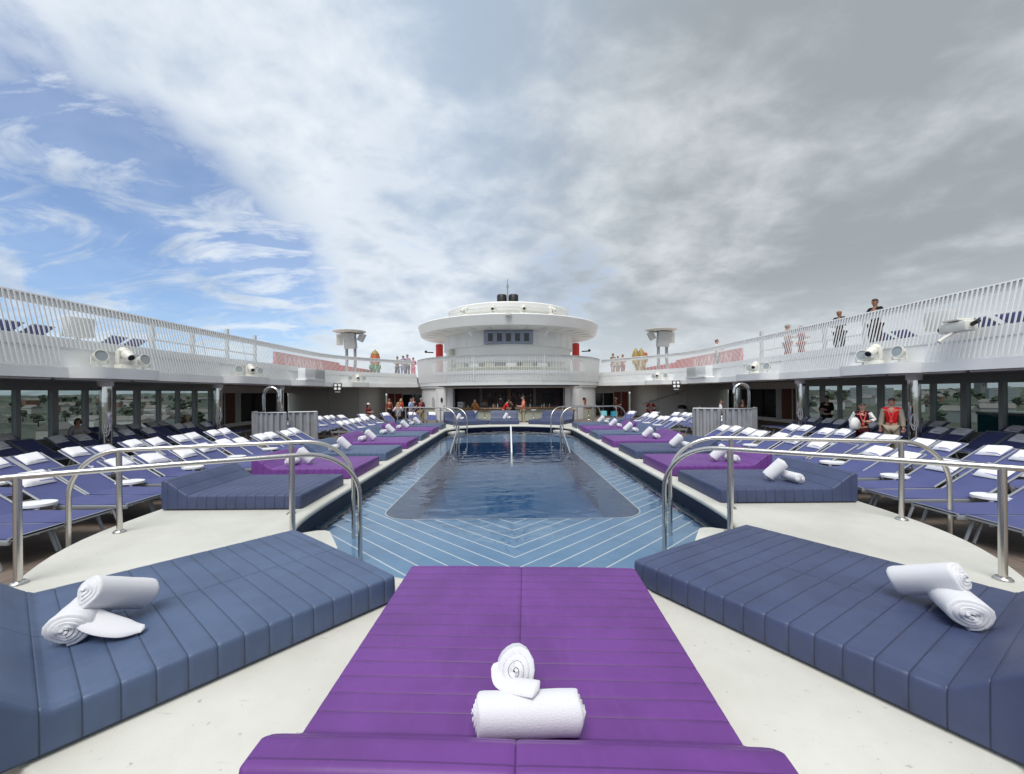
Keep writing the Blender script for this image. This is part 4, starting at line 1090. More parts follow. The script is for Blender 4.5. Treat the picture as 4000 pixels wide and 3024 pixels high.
for s in (-1, 1):
    for i, (c, h) in enumerate(LEDGE[s]):
        if i == 2:
            p = pp(s, c, .74, 2.512); q, u, n = pat(c); rz = math.atan2(s * -n.x * -1, 1) if False else 0
            d = (pp(s, c + .1, .5, 0) - pp(s, c - .1, .5, 0)).normalized(); rz = math.atan2(d.y, d.x)
            e = empty('vent_cabinet', 'boxy white and grey louvred cabinet on the third ledge of the %s gallery' % SIDE[s], 'cabinet', p, rz, 'cabinets on the ledges')
            m = MB(); m.box((-.62, 0, .36), (1.2, .4, .56), bev=.015); m.build('white_half', M['white'], e)
            m = MB(); m.box((.62, 0, .36), (1.22, .42, .6), bev=.015); 
            for k in range(9): m.box((.08 + .135 * k, -.215 if s > 0 else .215, .36), (.05, .02, .5)); m.box((.08 + .135 * k, .215 if s > 0 else -.215, .36), (.05, .02, .5))
            m.build('louvre_half', M['speakergrey'], e)
            m = MB(); m.box((0, 0, .04), (2.5, .56, .08)); m.build('base', M['white'], e)
            continue
        for k, (dt, kind) in enumerate(((-.62, 'par'), (.15, 'head'), (.78, 'par')) if s < 0 else ((-.80, 'par'), (.05, 'head'), (.45, 'par'))):
            p = pp(s, c + dt * (h / 1.3), .60, 2.513); d = V((-p.x, 9 - p.y)); rz = math.atan2(d.x, -d.y) + (k - 1) * .12
            nm = {0: 'nearest the camera', 1: 'middle', 2: 'farthest from camera'}[k]
            if kind == 'par': fixture(PAR, 'floodlight', p, rz, 'cream round floodlight on the %s ledge of the %s gallery, %s' % (ORD[i], SIDE[s], nm), 'floodlight', 'floodlights on the ledges', (.86 if i == 0 else .76))
            else: fixture(HEAD, 'moving_head_light', p, rz, 'cream moving head spotlight on the %s ledge of the %s gallery' % (ORD[i], SIDE[s]), 'spotlight', 'moving head lights', (.86 if i == 0 else .76))
    # small black four-lens lamp under the fascia
    t = 31.3 if s < 0 else 31.6
    p = pp(s, t, .75, 2.12); e = empty('four_lens_lamp', 'black square lamp with four white lenses under the %s gallery fascia' % SIDE[s], 'lamp', p, s * R(-12), 'black four lens lamps')
    rot = Matrix.Rotation(R(-14), 3, 'X')
    m = MB(); m.box((0, 0, .06), (.50, .07, .52), rot, .01); m.build('panel', M['black'], e)
    for dx in (-.115, .115):
        for dz in (-.115, .115):
            q = rot @ V((dx, -.04, dz)); m = MB(); m.cyl(V((q.x, q.y, q.z + .06)), V((q.x, q.y - .02, q.z + .065)), .085, 14); m.build('lens', M['plastic'], e)
    m = MB(); m.cyl((0, .02, .3), (0, .35, .34), .03); m.box((0, 0, -.24), (.3, .1, .06)); m.build('bracket', M['white'], e)
    # speaker mast
    t = 33.9 if s < 0 else 34.3; p = pp(s, t, -.75, 3.015)
    e = empty('speaker_mast', 'grey speaker mast with round canopy above the %s gallery rail' % SIDE[s], 'speaker mast', p, 0, 'speaker masts'); e.scale = (.92, .92, .95)
    for dx in (-.22, .42):
        m = MB(); m.cyl((dx, 0, 0), (dx, 0, 2.4), .11, 12); m.build('pole', M['alu'], e)
    m = MB(); m.lathe([(0, 3.18), (1.05, 3.19), (1.22, 3.27), (1.22, 3.31), (.9, 3.36), (0, 3.42)], n=36); m.build('canopy', M['cream'], e)
    m = MB(); m.box((.1, -.15, 2.58), (.86, .5, 1.16), Matrix.Rotation(R(6), 3, 'X') @ Matrix.Rotation(R(3 * s), 3, 'Y'), .02); m.build('main_speaker', M['speakergrey'], e)
    m = MB(); m.box((-.75 if s < 0 else .8, 0, 2.68), (.46, .42, .78), Matrix.Rotation(R(-s * 20), 3, 'Z'), .02); m.build('side_speaker', M['cream'], e)
    m = MB(); m.box((.93 if s < 0 else -.75, 0, 2.85), (.4, .42, .62), Matrix.Rotation(R(-28 * s), 3, 'Y'), .02); m.build('tilted_speaker', M['speakergrey'], e)
    m = MB(); m.box((.1, .0, 3.15), (1.5, .12, .08)); m.build('crossbar', M['alu'], e)
    # red bulwark with faded lettering strokes, behind the rail
    e = empty('red_bulwark', 'long red bulwark with faded pale marks behind the %s gallery slats' % SIDE[s], 'bulwark', (s * 13.5, 30, 3.015), 0, 'red bulwarks')
    m = MB(); m.box((s * 13.5, 29.3, 3.62), (.16, 9.4, 1.2)); m.build('panel', M['palered'], e, world=True)
    m = MB(); m.box((s * 13.5, 39.0, 3.54), (.16, 9.6, 1.04)); m.build('low_panel', M['palered'], e, world=True)
    m = MB()
    for k in range(5):
        y = 25.7 + 1.1 * k
        for dy, a in ((0, 24), (.34, -24), (.62, 18)): m.box((s * 13.41, y + dy, 3.72), (.012, .13, .7), Matrix.Rotation(R(a), 3, 'X'))
    m.build('pale_marks', M['pink'], e, world=True)
    # end plate of bulwark
    # steel guard frame
    e = empty('guard_frame', 'grey steel guard frame behind the %s gallery rail' % SIDE[s], 'frame', (s * 14.4, 20.5, 3.015), 0, 'guard frames')
    ys = [17.2, 19.4, 21.8, 24.2]
    for y in ys:
        m = MB(); m.box((s * 14.4, y, 3.015 + .9 + (.15 if y > 20 else 0)), (.14, .14, 1.8 + (.3 if y > 20 else 0))); m.build('post', M['frame'], e, world=True)
    for a, b in zip(ys, ys[1:]):
        for z in (3.5, 4.0, 4.75):
            m = MB(); m.cyl((s * 14.4, a, z), (s * 14.4, b, z), .04, 6); m.build('rail', M['frame'], e, world=True)
    # carved gold ornament
    nb = len(COL.objects)
    e = empty('gold_ornament', ('gold and orange domed ornament with green base' if s < 0 else 'gold and red twin topped ornament') + ' above the %s gallery rail' % SIDE[s], 'ornament', (s * 12.6, 40.5, 3.015), 0, 'ornaments above the far rail')
    if True: pass
    x, y = s * 12.6, 40.5
    m = MB(); m.lathe([(.55, 3.015), (.6, 4.1), (.75, 4.3), (.7, 4.6), (.5, 4.7)], (x, y, 0), 14); m.build('base', M['green'] if s < 0 else M['gold'], e, world=True)
    m = MB(); m.lathe([(.5, 4.65), (.62, 4.9), (.6, 5.5), (.5, 5.7)], (x + (.35 if s > 0 else 0), y, 0), 14); m.build('body', M['orange'], e, world=True)
    if s < 0: m = MB(); m.lathe([(.52, 5.68), (.56, 5.76), (.3, 6.05), (.08, 6.2), (0, 6.35)], (x, y, 0), 14); m.build('dome', M['gold'], e, world=True)
    else:
        for k in (-.45, .25):
            m = MB(); m.lathe([(.45, 4.5), (.5, 5.3), (.34, 5.8), (.12, 6.1), (0, 6.2)], (x + k - .2, y - .3, 0), 12); m.build('horn', M['gold'], e, world=True)

for o in COL.objects:
    if o.name.startswith('gold_ornament'): o.scale = (.74, .74, .90)

# lights and cameras on the tower
for a, nm in ((-27, 'far left'), (-9, 'inner left'), (9, 'inner right'), (27, 'far right')):
    t = R(a); fixture(HEAD, 'moving_head_light', (BC[0] + 6.6 * sin(t), BC[1] - 6.6 * cos(t), 7.06), t * .8 + (R(-50) if a == -27 else R(50) if a == 27 else 0), 'cream moving head spotlight on the disc roof, %s one' % nm, 'spotlight', 'moving head lights on the disc roof', .95)
for s in (-1, 1):
    t = R(s * 25); e = empty('roof_spotlight', 'small white spotlight hanging under the disc roof, %s of the window box' % SIDE[s], 'spotlight', (BC[0] + 6.3 * sin(t), BC[1] - 6.3 * cos(t), 6.2), t, 'spotlights under the disc roof')
    m = MB(); m.cyl((0, 0, 0), (0, 0, -.18), .03, 8); m.build('stem', M['white'], e)
    m = MB(); m.cyl((s * -.1, .1, -.42), (s * .08, -.1, -.12), .11, 12); m.build('lamp_can', M['plastic'], e)
e = empty('dome_camera', 'small cream dome camera on the rim of the disc roof', 'camera', (BC[0], BC[1] - 7.4, 6.78))
m = MB(); m.lathe([(0, .2), (.2, .2), (.22, .12), (.2, .06), (.14, .04), (.1, -.02), (0, -.05)], n=16); m.build('housing', M['cream'], e)

# ------------------------------------------------------------------ small things on the right end wall
m = MB()
e = empty('life_ring', 'orange life ring with white bands on the right grey wall', 'life ring', (11.0, 32.9, .32))
def torus(m, R0, r, a0, a1, n=10, k=10):
    m.tube([(R0 * cos(a0 + (a1 - a0) * i / n), 0, R0 * sin(a0 + (a1 - a0) * i / n)) for i in range(n + 1)], r, k)
for i in range(4):
    m = MB(); torus(m, .31, .095, R(90 * i + 12), R(90 * i + 78)); m.build('orange_section', M['red'], e).location = (0, 0, .15)
    m = MB(); torus(m, .31, .098, R(90 * i - 12), R(90 * i + 12)); m.build('white_band', M['plastic'], e).location = (0, 0, .15)
m = MB(); m.box((0, .05, .12), (.06, .04, .34)); m.box((0, .05, .27), (.24, .04, .05)); m.build('holder', M['frame'], e)
e = empty('boat_hook', 'long grey pole mounted aslant on the right grey wall', 'pole', (12.1, 32.92, 1.2))
m = MB(); m.cyl((-1.7, 0, -.42), (1.6, 0, .6), .045, 8); m.build('shaft', M['frame'], e)
for q in (-1.1, 1.0):
    m = MB(); m.box((q, .03, -.42 + (q + 1.7) * .309), (.08, .1, .14)); m.build('clip', M['dark'], e)
e = empty('litter_bin', 'white litter bin with black top beside the right grey wall', 'bin', (13.2, 32.3, DECKZ))
m = MB(); m.lathe([(0, 0), (.27, 0), (.3, .03), (.3, .62), (.28, .64)], n=20); m.build('body', M['plastic'], e)
m = MB(); m.lathe([(.31, .62), (.33, .66), (.31, .8), (.2, .9), (0, .92)], n=20); m.build('lid', M['dark'], e)
e = empty('turquoise_locker', 'turquoise locker with cream top beyond the right windows', 'locker', (18.2, 14.6, DECKZ))
m = MB(); m.box((0, 0, .5), (1.5, 2.6, 1.0), bev=.02); m.build('body', M['turq'], e); m = MB(); m.box((0, 0, 1.05), (1.56, 2.66, .1), bev=.02); m.build('lid', M['cream'], e)
e = empty('cream_panel', 'tall cream panel with a curling ornament by the right windows', 'panel', (16.5, 12.6, DECKZ))
m = MB(); m.box((0, 0, 1.1), (.06, 1.2, 2.2)); m.build('board', M['cream'], e)
m = MB(); m.tube([(-.05, .3 * sin(k * .7) * (1 - k / 22), .5 + k * .07) for k in range(20)], .025, 6); m.build('curl', M['frame'], e)
# upper deck furniture seen through the slats
for s in (-1, 1):
    for i, y in enumerate((9.2, 10.0, 11.4, 12.2, 14.6, 15.4)):
        o = dup(LP, (s * 15.2, y, 3.015), R(s * 90), 'violet blue sun lounger on the upper %s deck, %s from the camera' % (SIDE[s], ORD[i]), 'sun loungers on the upper deck')
    e = empty('deck_speaker', 'grey box speaker on a short stand behind the %s gallery slats' % SIDE[s], 'speaker', (s * 12.9, 12.75, 3.015), R(-s * 70), 'box speakers on the upper deck')
    m = MB(); m.cyl((0, 0, 0), (0, 0, .5), .05, 8); m.box((0, 0, .02), (.3, .3, .04)); m.build('stand', M['frame'], e)
    m = MB(); m.box((0, 0, .78), (.62, .4, .58), bev=.03); m.build('box', M['speakergrey'], e)
e = empty('rail_projector', 'cream projector box clamped over the near right gallery slats', 'projector', (11.25, 10.7, 3.14), R(80))
m = MB(); m.box((0, 0, .16), (.8, .3, .26), bev=.05); m.build('body', M['cream'], e)
m = MB(); m.box((0, 0, .33), (.45, .36, .05), bev=.01); m.build('cap', M['cream'], e)
m = MB(); m.cyl((.4, 0, .18), (.56, -.02, .16), .07, 10); m.cyl((-.4, 0, .18), (-.58, 0, .24), .05, 8); m.build('lens', M['dark'], e)
m = MB(); m.tube([(0, .05, .05), (0, .3, -.1), (0, .42, -.2)], .04, 8); m.build('arm', M['cream'], e)
# ------------------------------------------------------------------ people
def skinmesh(vs, es, rs, sub=1, name='body'):
    me = bpy.data.meshes.new('tmp'); me.from_pydata(vs, es, []); o = bpy.data.objects.new('tmp', me); COL.objects.link(o)
    md = o.modifiers.new('s', 'SKIN'); md.use_smooth_shade = True
    sk = me.skin_vertices[0].data
    for i, r in enumerate(rs): rr = r if isinstance(r, tuple) else (r, r); sk[i].radius = rr; sk[i].use_root = (i == 0)
    if sub: o.modifiers.new('u', 'SUBSURF').levels = sub; o.modifiers[-1].render_levels = sub
    dg = bpy.context.evaluated_depsgraph_get(); dg.update()
    out = bpy.data.meshes.new_from_object(o.evaluated_get(dg)); out.name = name
    bpy.data.objects.remove(o); bpy.data.meshes.remove(me)
    out.polygons.foreach_set('use_smooth', [True] * len(out.polygons)); return out
def join_mb(me, mb):
    bm = bmesh.new(); bm.from_mesh(me)
    base = [bm.verts.new(p) for p in mb.v]
    for f in mb.f:
        try: nf = bm.faces.new([base[i] for i in f]); nf.smooth = True
        except ValueError: pass
    bm.to_mesh(me); bm.free(); me.update(); return me
def person(label, loc, face, H, top, legs, hair, skin='skin', pose='stand', lean=0., side=0., arms=('down', 'down'), shoe=(.03, .03, .03), jacket=None, hairlen=.0, cap=None, lanyard=False, glasses=False, cat='person', group=None):
    e = empty('person', label, cat, loc, R(face), group)
    RM = Matrix.Rotation(R(lean), 3, 'X') @ Matrix.Rotation(R(side), 3, 'Y')
    sit = pose == 'sit'; pz = .50 if not sit else .27
    piv = V((0, 0, pz))
    def U(x, y, z): return piv + RM @ (V((x, y, z - .52)))
    J = {'pel': V((0, 0, pz + .01)), 'spi': U(0, .0, .62), 'che': U(0, .0, .735), 'nk': U(0, .012, .845), 'hb': U(0, .0, .885), 'hm': U(0, -.008, .93), 'ht': U(0, .0, .972)}
    for s, k in ((1, 'l'), (-1, 'r')):
        J['sh' + k] = U(s * .094, .005, .805)
        a = arms[0 if s > 0 else 1]
        if a == 'down': el, wr, ha = (s * .128, .012, .645), (s * .145, -.03, .50), (s * .142, -.045, .455)
        elif a == 'face': el, wr, ha = (s * .14, -.09, .70), (s * .05, -.12, .83), (s * .03, -.125, .87)
        elif a == 'front': el, wr, ha = (s * .14, -.03, .655), (s * .06, -.17, .66), (s * .03, -.20, .67)
        elif a == 'across': el, wr, ha = (s * .16, -.03, .69), (s * .10, -.14, .66), (s * .03, -.15, .665)
        elif a == 'reach': el, wr, ha = (s * .14, -.10, .72), (s * .10, -.22, .66), (s * .09, -.26, .64)
        else: el, wr, ha = (s * .16, .06, .67), (s * .15, -.02, .56), (s * .15, -.04, .52)
        J['el' + k], J['wr' + k], J['ha' + k] = U(*el), U(*wr), U(*ha)
        st = .012 if s > 0 else -.012
        if not sit:
            J['hip' + k] = V((s * .052, 0, .475)); J['kn' + k] = V((s * .058, -.012 + st, .27)); J['an' + k] = V((s * .06, .012 + st, .05)); J['to' + k] = V((s * .068, -.075 + st, .02))
        else:
            J['hip' + k] = V((s * .052, -.02, .265)); J['kn' + k] = V((s * .065, -.24, .28)); J['an' + k] = V((s * .06, -.22, .05)); J['to' + k] = V((s * .068, -.31, .02))
    rad = dict(pel=(.082, .062), spi=(.07, .052), che=(.088, .06), nk=.03, hb=(.039, .042), hm=(.047, .055), ht=(.032, .038))
    for k in 'lr': rad.update({'sh' + k: .035, 'el' + k: .027, 'wr' + k: .019, 'ha' + k: (.022, .014), 'hip' + k: .056, 'kn' + k: .037, 'an' + k: .023, 'to' + k: (.024, .017)})
    E = [('pel', 'spi'), ('spi', 'che'), ('che', 'nk'), ('nk', 'hb'), ('hb', 'hm'), ('hm', 'ht')]
    for k in 'lr': E += [('che', 'sh' + k), ('sh' + k, 'el' + k), ('el' + k, 'wr' + k), ('wr' + k, 'ha' + k), ('pel', 'hip' + k), ('hip' + k, 'kn' + k), ('kn' + k, 'an' + k), ('an' + k, 'to' + k)]
    def sub(keys, add, name, scale_r=None):
        ks = list(keys); ix = {k: i for i, k in enumerate(ks)}
        es = [(ix[a], ix[b]) for a, b in E if a in ix and b in ix]
        rs = []
        for k in ks:
            r = rad[k]; r = r if isinstance(r, tuple) else (r, r); q = add.get(k, add['*']) if isinstance(add, dict) else add
            rs.append(((r[0] + q) * H, (r[1] + q) * H))
        return skinmesh([tuple(J[k] * H) for k in ks], es, rs, 1, name)
    allk = ['pel', 'spi', 'che', 'nk', 'hb', 'hm', 'ht'] + [a + k for k in 'lr' for a in ('sh', 'el', 'wr', 'ha', 'hip', 'kn', 'an', 'to')]
    me = sub(allk, 0., 'body')
    # face, ears and fingers joined to the body
    m = MB(); hm = J['hm'] * H; F = lambda x, y, z: hm + RM @ V((x * H, y * H, z * H))
    m.sphere(F(0, -.052, -.004), (.009 * H, .016 * H, .014 * H), 8, 6)
    for s in (-1, 1):
        m.sphere(F(s * .019, -.044, .008), (.009 * H, .006 * H, .006 * H), 8, 6); m.sphere(F(s * .046, .004, .0), (.008 * H, .014 * H, .02 * H), 8, 6)
    m.sphere(F(0, -.047, -.030), (.017 * H, .008 * H, .006 * H), 8, 6)
    for k, s in (('l', 1), ('r', -1)):
        d = (J['ha' + k] - J['wr' + k]).normalized(); w = d.cross(V((0, 1, 0)));
        if w.length < .1: w = V((1, 0, 0))
        w.normalize(); n = w.cross(d)
        for q in range(4):
            b = J['ha' + k] + w * ((q - 1.5) * .0115); L = (.040, .046, .043, .034)[q]
            m.tube([b * H, (b + d * L * .55 + n * .004) * H, (b + d * L + n * .014) * H], [.0062 * H, .0058 * H, .0045 * H], 6)
        b = J['wr' + k] + d * .014 + w * .018; m.tube([b * H, (b + d * .022 + w * .014) * H, (b + d * .04 + w * .014 + n * .006) * H], [.0068 * H, .006 * H, .0048 * H], 6)
    join_mb(me, m); me.materials.clear(); me.materials.append(M[skin])
    def child(name, me, mt):
        me.materials.clear(); me.materials.append(mt); o = bpy.data.objects.new(name, me); COL.objects.link(o); o.parent = e; return o
    child('body', me, M[skin])
    sk = ['che', 'spi', 'pel'] + [a + k for k in 'lr' for a in ('sh', 'el')]
    tm = cl(top[0], top[1])
    J2 = dict(J)
    child('shirt', sub(['che', 'spi', 'pel', 'shl', 'ell', 'shr', 'elr'] if top[0][-1] != 'L' else ['che', 'spi', 'pel', 'shl', 'ell', 'wrl', 'shr', 'elr', 'wrr'], {'*': .011, 'pel': .013}, 'shirt'), tm)
    child('trousers', sub(['pel', 'hipl', 'knl', 'anl', 'hipr', 'knr', 'anr'], {'*': .010, 'pel': .010, 'anl': .014, 'anr': .014}, 'trousers'), cl(*legs))
    for k in 'lr':
        m = MB(); a = (J['an' + k] + V((0, .02, 0))) * H; t = J['to' + k] * H
        m.tube([V((a.x, a.y, .03 * H)), V((t.x, t.y + .03 * H, .028 * H)), V((t.x, t.y - .012 * H, .02 * H))], [.032 * H, .034 * H, .022 * H], 8, flat=.8)
        for i, p in enumerate(m.v): m.v[i] = (p[0], p[1], max(0.0, p[2]))
        child('shoe', m.mesh('shoe', M['dark']), cl('shoe%d' % int(shoe[0] * 100), shoe))
    # hair: a cap over the skull, longer behind if asked
    if hair:
        m = MB(); m.sphere((0, 0, 0), (.051 * H, .060 * H, .056 * H), 14, 10)
        vs = [p for p in m.v]
        keep = []
        for f in m.f:
            c = sum((V(vs[i]) for i in f), V()) / len(f)
            if c.z > .018 * H - .0 * c.y or (c.y > -.002 * H and c.z > -.045 * H): keep.append(f)
        m.f = keep; m.mi = [0] * len(keep)
        m.xf(Matrix.Translation(F(0, .006, .010)) @ RM.to_4x4())
        if hairlen:
            n0 = len(m.v)
            m.tube([F(0, .03, .02), F(0, .045, -.04), F(0, .052, -.04 - hairlen * .6), F(0, .045, -.04 - hairlen)], [.045 * H, .055 * H, .055 * H, .03 * H], 10, flat=.6)
            for s in (-1, 1): m.tube([F(s * .040, .01, .02), F(s * .050, .0, -.03), F(s * .052, .0, -.03 - hairlen * .6)], [.016 * H, .018 * H, .008 * H], 8)
        child('hair', m.mesh('hair', M[hair], 60), M[hair])
    if cap:
        m = MB(); m.lathe([(0, .07), (.03, .066), (.052, .04), (.056, .015), (.054, .01)], n=16); 
        m.prism([(-.045, -.05), (.045, -.05), (.03, -.095), (-.03, -.095)], .012, .018); m.v = [tuple(V(p) * H) for p in m.v]
        m.xf(Matrix.Translation(F(0, .004, .008)) @ RM.to_4x4()); child('cap', m.mesh('cap', M['plastic']), cl(*cap))
    if jacket:
        jm = cl(*jacket); m = MB(); L = []
        for z, rx, ry in ((.50, .104, .082), (.60, .094, .074), (.70, .104, .078), (.775, .108, .072), (.825, .062, .050)):
            L.append([U(rx * sin(R(a)), ry * cos(R(a)) * 1.0, z) * H for a in range(-114, 115, 12)])
        n0 = [[p * 1.0 for p in l] for l in L]
        m.loft(L, closed=False)
        for k in 'lr': m.tube([J['sh' + k] * H, J['el' + k] * H, (J['wr' + k] * .85 + J['el' + k] * .15) * H], [.046 * H, .040 * H, .033 * H], 10)
        child('jacket', m.mesh('jacket', jm, 60), jm)
    if lanyard:
        m = MB(); c = lambda x, z, y=-.078: U(x, y, z) * H
        m.tube([c(.045, .825, -.045), c(.036, .76, -.086), c(0, .64, -.080)], .008 * H, 6); m.tube([c(-.045, .825, -.045), c(-.036, .76, -.086), c(0, .64, -.080)], .008 * H, 6)
        m.box(U(0, -.084, .61) * H, (.04 * H, .006 * H, .05 * H)); child('lanyard', m.mesh('lanyard', M['red']), cl('lanyard', (.75, .10, .10)))
    if glasses:
        m = MB()
        for s in (-1, 1): m.tube([F(s * .021 + .015 * cos(2 * pi * i / 12), -.053, .008 + .010 * sin(2 * pi * i / 12)) for i in range(13)], .0022 * H, 5)
        m.tube([F(-.006, -.055, .01), F(.006, -.055, .01)], .0022 * H, 5); child('glasses', m.mesh('glasses', M['dark']), M['dark'])
    return e
UZ = 3.016; G1 = 'passengers on the pool deck'; G2 = 'passengers on the upper deck'
P_ = person
w1 = P_('woman in white open jacket, dark maroon top and red lanyard among the right loungers', (10.42, 12.6, DECKZ), -34, 1.60, ('maroonL', (.045, .006, .012)), ('maroon2', (.05, .008, .014)), 'hair_dark', arms=('across', 'back'), jacket=('white', (.72, .72, .70)), lanyard=True, glasses=True, group=G1)
w2 = P_('smiling man in bright red shirt, beige vest and glasses among the right loungers', (11.2, 12.5, DECKZ), -48, 1.75, ('brightred', (.62, .02, .022)), ('beige', (.42, .37, .29)), 'hair_dark', arms=('down', 'down'), jacket=('sandnavy', (.36, .32, .26)), lanyard=True, glasses=True, group=G1)
P_('person with dark hair and pale top sitting by the left windows', (-14.55, 14.35, DECKZ), 60, 1.62, ('palegrey', (.42, .42, .45)), ('dark', (.03, .03, .035)), 'hair_dark', pose='sit', arms=('front', 'front'), hairlen=.05, group=G1)
P_('person in black standing in the shade by the right windows', (13.66, 18.3, DECKZ), -60, 1.74, ('blackL', (.012, .012, .013)), ('black', (.014, .014, .015)), 'hair_dark', arms=('front', 'front'), group=G1)
P_('person in grey top bending beside the right polished column', (13.7, 14.7, DECKZ), 70, 1.68, ('slate', (.20, .21, .23)), ('dark', (.03, .03, .035)), 'hair_dark', lean=24, arms=('reach', 'front'), group=G1)
P_('woman in pale patterned blouse, hands raised to her face, near the left far daybeds', (-5.58, 21.5, DECKZ), 10, 1.55, ('blouseL', (.55, .55, .56)), ('black', (.014, .014, .015)), 'hair_blond', arms=('face', 'face'), hairlen=.08, group=G1)
P_('blonde person in red jacket left of the bar by the entrance', (-7.75, 30.8, DECKZ), 150, 1.62, ('redL', (.50, .05, .03)), ('dark', (.03, .03, .035)), 'hair_blond', hairlen=.06, group=G1)
P_('person in rust coloured top farthest left by the dark entrance', (-8.55, 30.6, DECKZ), 20, 1.64, ('rustL', (.24, .075, .05)), ('dark', (.03, .03, .035)), 'hair_brown', group=G1)
P_('man in light blue shirt left of the bar, facing right', (-6.15, 26.9, DECKZ), 75, 1.70, ('lightblue', (.34, .44, .66)), ('blue2', (.20, .27, .42)), 'hair_dark', arms=('front', 'down'), group=G1)
P_('person in dark top half hidden behind the man in light blue', (-6.75, 30.3, DECKZ), 30, 1.72, ('plum', (.07, .04, .055)), ('dark', (.03, .03, .035)), 'hair_dark', group=G1)
P_('man in dark jacket with red lanyard and tan bag left of the bar door', (-5.45, 26.6, DECKZ), -10, 1.70, ('wineL', (.075, .022, .028)), ('tan', (.36, .26, .14)), 'hair_grey', lanyard=True, arms=('front', 'down'), group=G1)
P_('person in white cap and maroon top beside the left grey wall', (-7.75, 23.5, DECKZ), 85, 1.46, ('crimson', (.16, .01, .02)), ('grey', (.25, .23, .23)), 'hair_dark', cap=('whitecap', (.8, .8, .8)), hairlen=.10, arms=('front', 'front'), group=G1)
P_('long haired woman in brown jacket and jeans at the bar, back turned', (-2.1, 26.7, DECKZ), 175, 1.56, ('brownL', (.16, .065, .02)), ('jeans', (.27, .38, .60)), 'hair_brown', arms=('front', 'back'), hairlen=.16, group=G1)
P_('bartender in grey shirt behind the left part of the bar', (-1.68, 30.0, DECKZ), 10, 1.60, ('steelgrey', (.24, .26, .28)), ('dark', (.03, .03, .035)), 'hair_dark', skin='skin_tan', arms=('front', 'front'), group=G1)
P_('bartender in white cap bending behind the middle of the bar', (-.55, 29.9, DECKZ), 0, 1.62, ('charcoal', (.10, .10, .11)), ('dark', (.03, .03, .035)), None, skin='skin_tan', lean=14, arms=('front', 'front'), cap=('whitecap', (.8, .8, .8)), group=G1)
P_('man in red shirt leaning right in front of the bar', (-.35, 26.4, DECKZ), 90, 1.66, ('red2', (.62, .02, .03)), ('dark', (.03, .03, .035)), 'hair_dark', lean=32, arms=('reach', 'reach'), group=G1)
P_('man in salmon shirt and khaki trousers reading his phone before the bar', (.86, 24.75, DECKZ), -85, 1.79, ('salmon', (.72, .21, .15)), ('khaki', (.36, .31, .22)), 'hair_dark', arms=('front', 'front'), shoe=(.75, .75, .75), group=G1)
P_('person in black leaning at the bar beside the man in salmon', (.42, 26.4, DECKZ), -80, 1.5, ('black3L', (.012, .012, .013)), ('black', (.014, .014, .015)), 'hair_brown', skin='skin_tan', lean=26, arms=('front', 'front'), group=G1)
P_('person in dark brown robe at the right entrance', (7.35, 29.2, DECKZ), 70, 1.62, ('brown3L', (.06, .028, .02)), ('brown3', (.06, .028, .02)), 'hair_dark', arms=('back', 'front'), hairlen=.06, group=G1)
P_('dark haired head of a person sitting behind the right flat screen panel', (9.35, 20.9, DECKZ), 10, 1.66, ('navyt', (.02, .025, .05)), ('dark', (.03, .03, .035)), 'hair_dark', pose='sit', group=G1)
P_('person in white shirt beyond the right shower screen', (10.5, 21.1, DECKZ), 60, 1.56, ('white2', (.6, .6, .62)), ('dark', (.03, .03, .035)), 'hair_dark', arms=('front', 'front'), group=G1)
P_('person in brown top right of the right shower pipe', (11.55, 21.0, DECKZ), -60, 1.58, ('brown4L', (.07, .03, .02)), ('dark', (.03, .03, .035)), 'hair_dark', arms=('front', 'front'), hairlen=.08, group=G1)
# upper deck
P_('bald man in black jacket on the right upper deck, the one farther away', (12.42, 16.0, UZ), -75, 1.80, ('blackcoatL', (.015, .015, .018)), ('dark', (.03, .03, .035)), None, skin='skin_tan', arms=('front', 'front'), group=G2)
P_('short haired man in black on the right upper deck, closest to the camera', (12.38, 14.4, UZ), -75, 1.86, ('blackcoatL', (.015, .015, .018)), ('brownt', (.05, .03, .03)), 'hair_dark', skin='skin_tan', arms=('front', 'front'), group=G2)
P_('woman in cream striped top on the right upper deck', (12.5, 19.1, UZ), 80, 1.74, ('creamtopL', (.55, .48, .44)), ('rose', (.36, .16, .15)), 'hair_grey', arms=('front', 'front'), group=G2)
P_('smaller woman in rose top on the right upper deck', (12.6, 18.35, UZ), 80, 1.56, ('rose2', (.40, .2, .2)), ('rose', (.36, .16, .15)), 'hair_grey', arms=('front', 'front'), group=G2)
P_('woman in white standing before the right guard frame', (12.3, 25.1, UZ), 60, 1.82, ('white2', (.6, .6, .62)), ('dark', (.03, .03, .035)), 'hair_brown', arms=('front', 'down'), group=G2)
for x, y, h, c, l, lab in ((8.55, 34.6, 1.9, ('olive', (.12, .09, .04)), ('pinkgrey', (.40, .28, .26)), 'tall person in olive top beside the round balcony, on the right upper deck'),
                           (9.1, 35.2, 1.72, ('pale', (.5, .45, .42)), ('pinkgrey', (.40, .28, .26)), 'middle one of three people on the right upper deck near the balcony'),
                           (9.5, 35.2, 1.86, ('tan2', (.35, .22, .16)), ('rose', (.36, .16, .15)), 'person in tan top nearest the red bulwark on the right upper deck')):
    P_(lab, (x, y, UZ), 20, h, c, l, 'hair_brown', arms=('front', 'front'), group=G2)
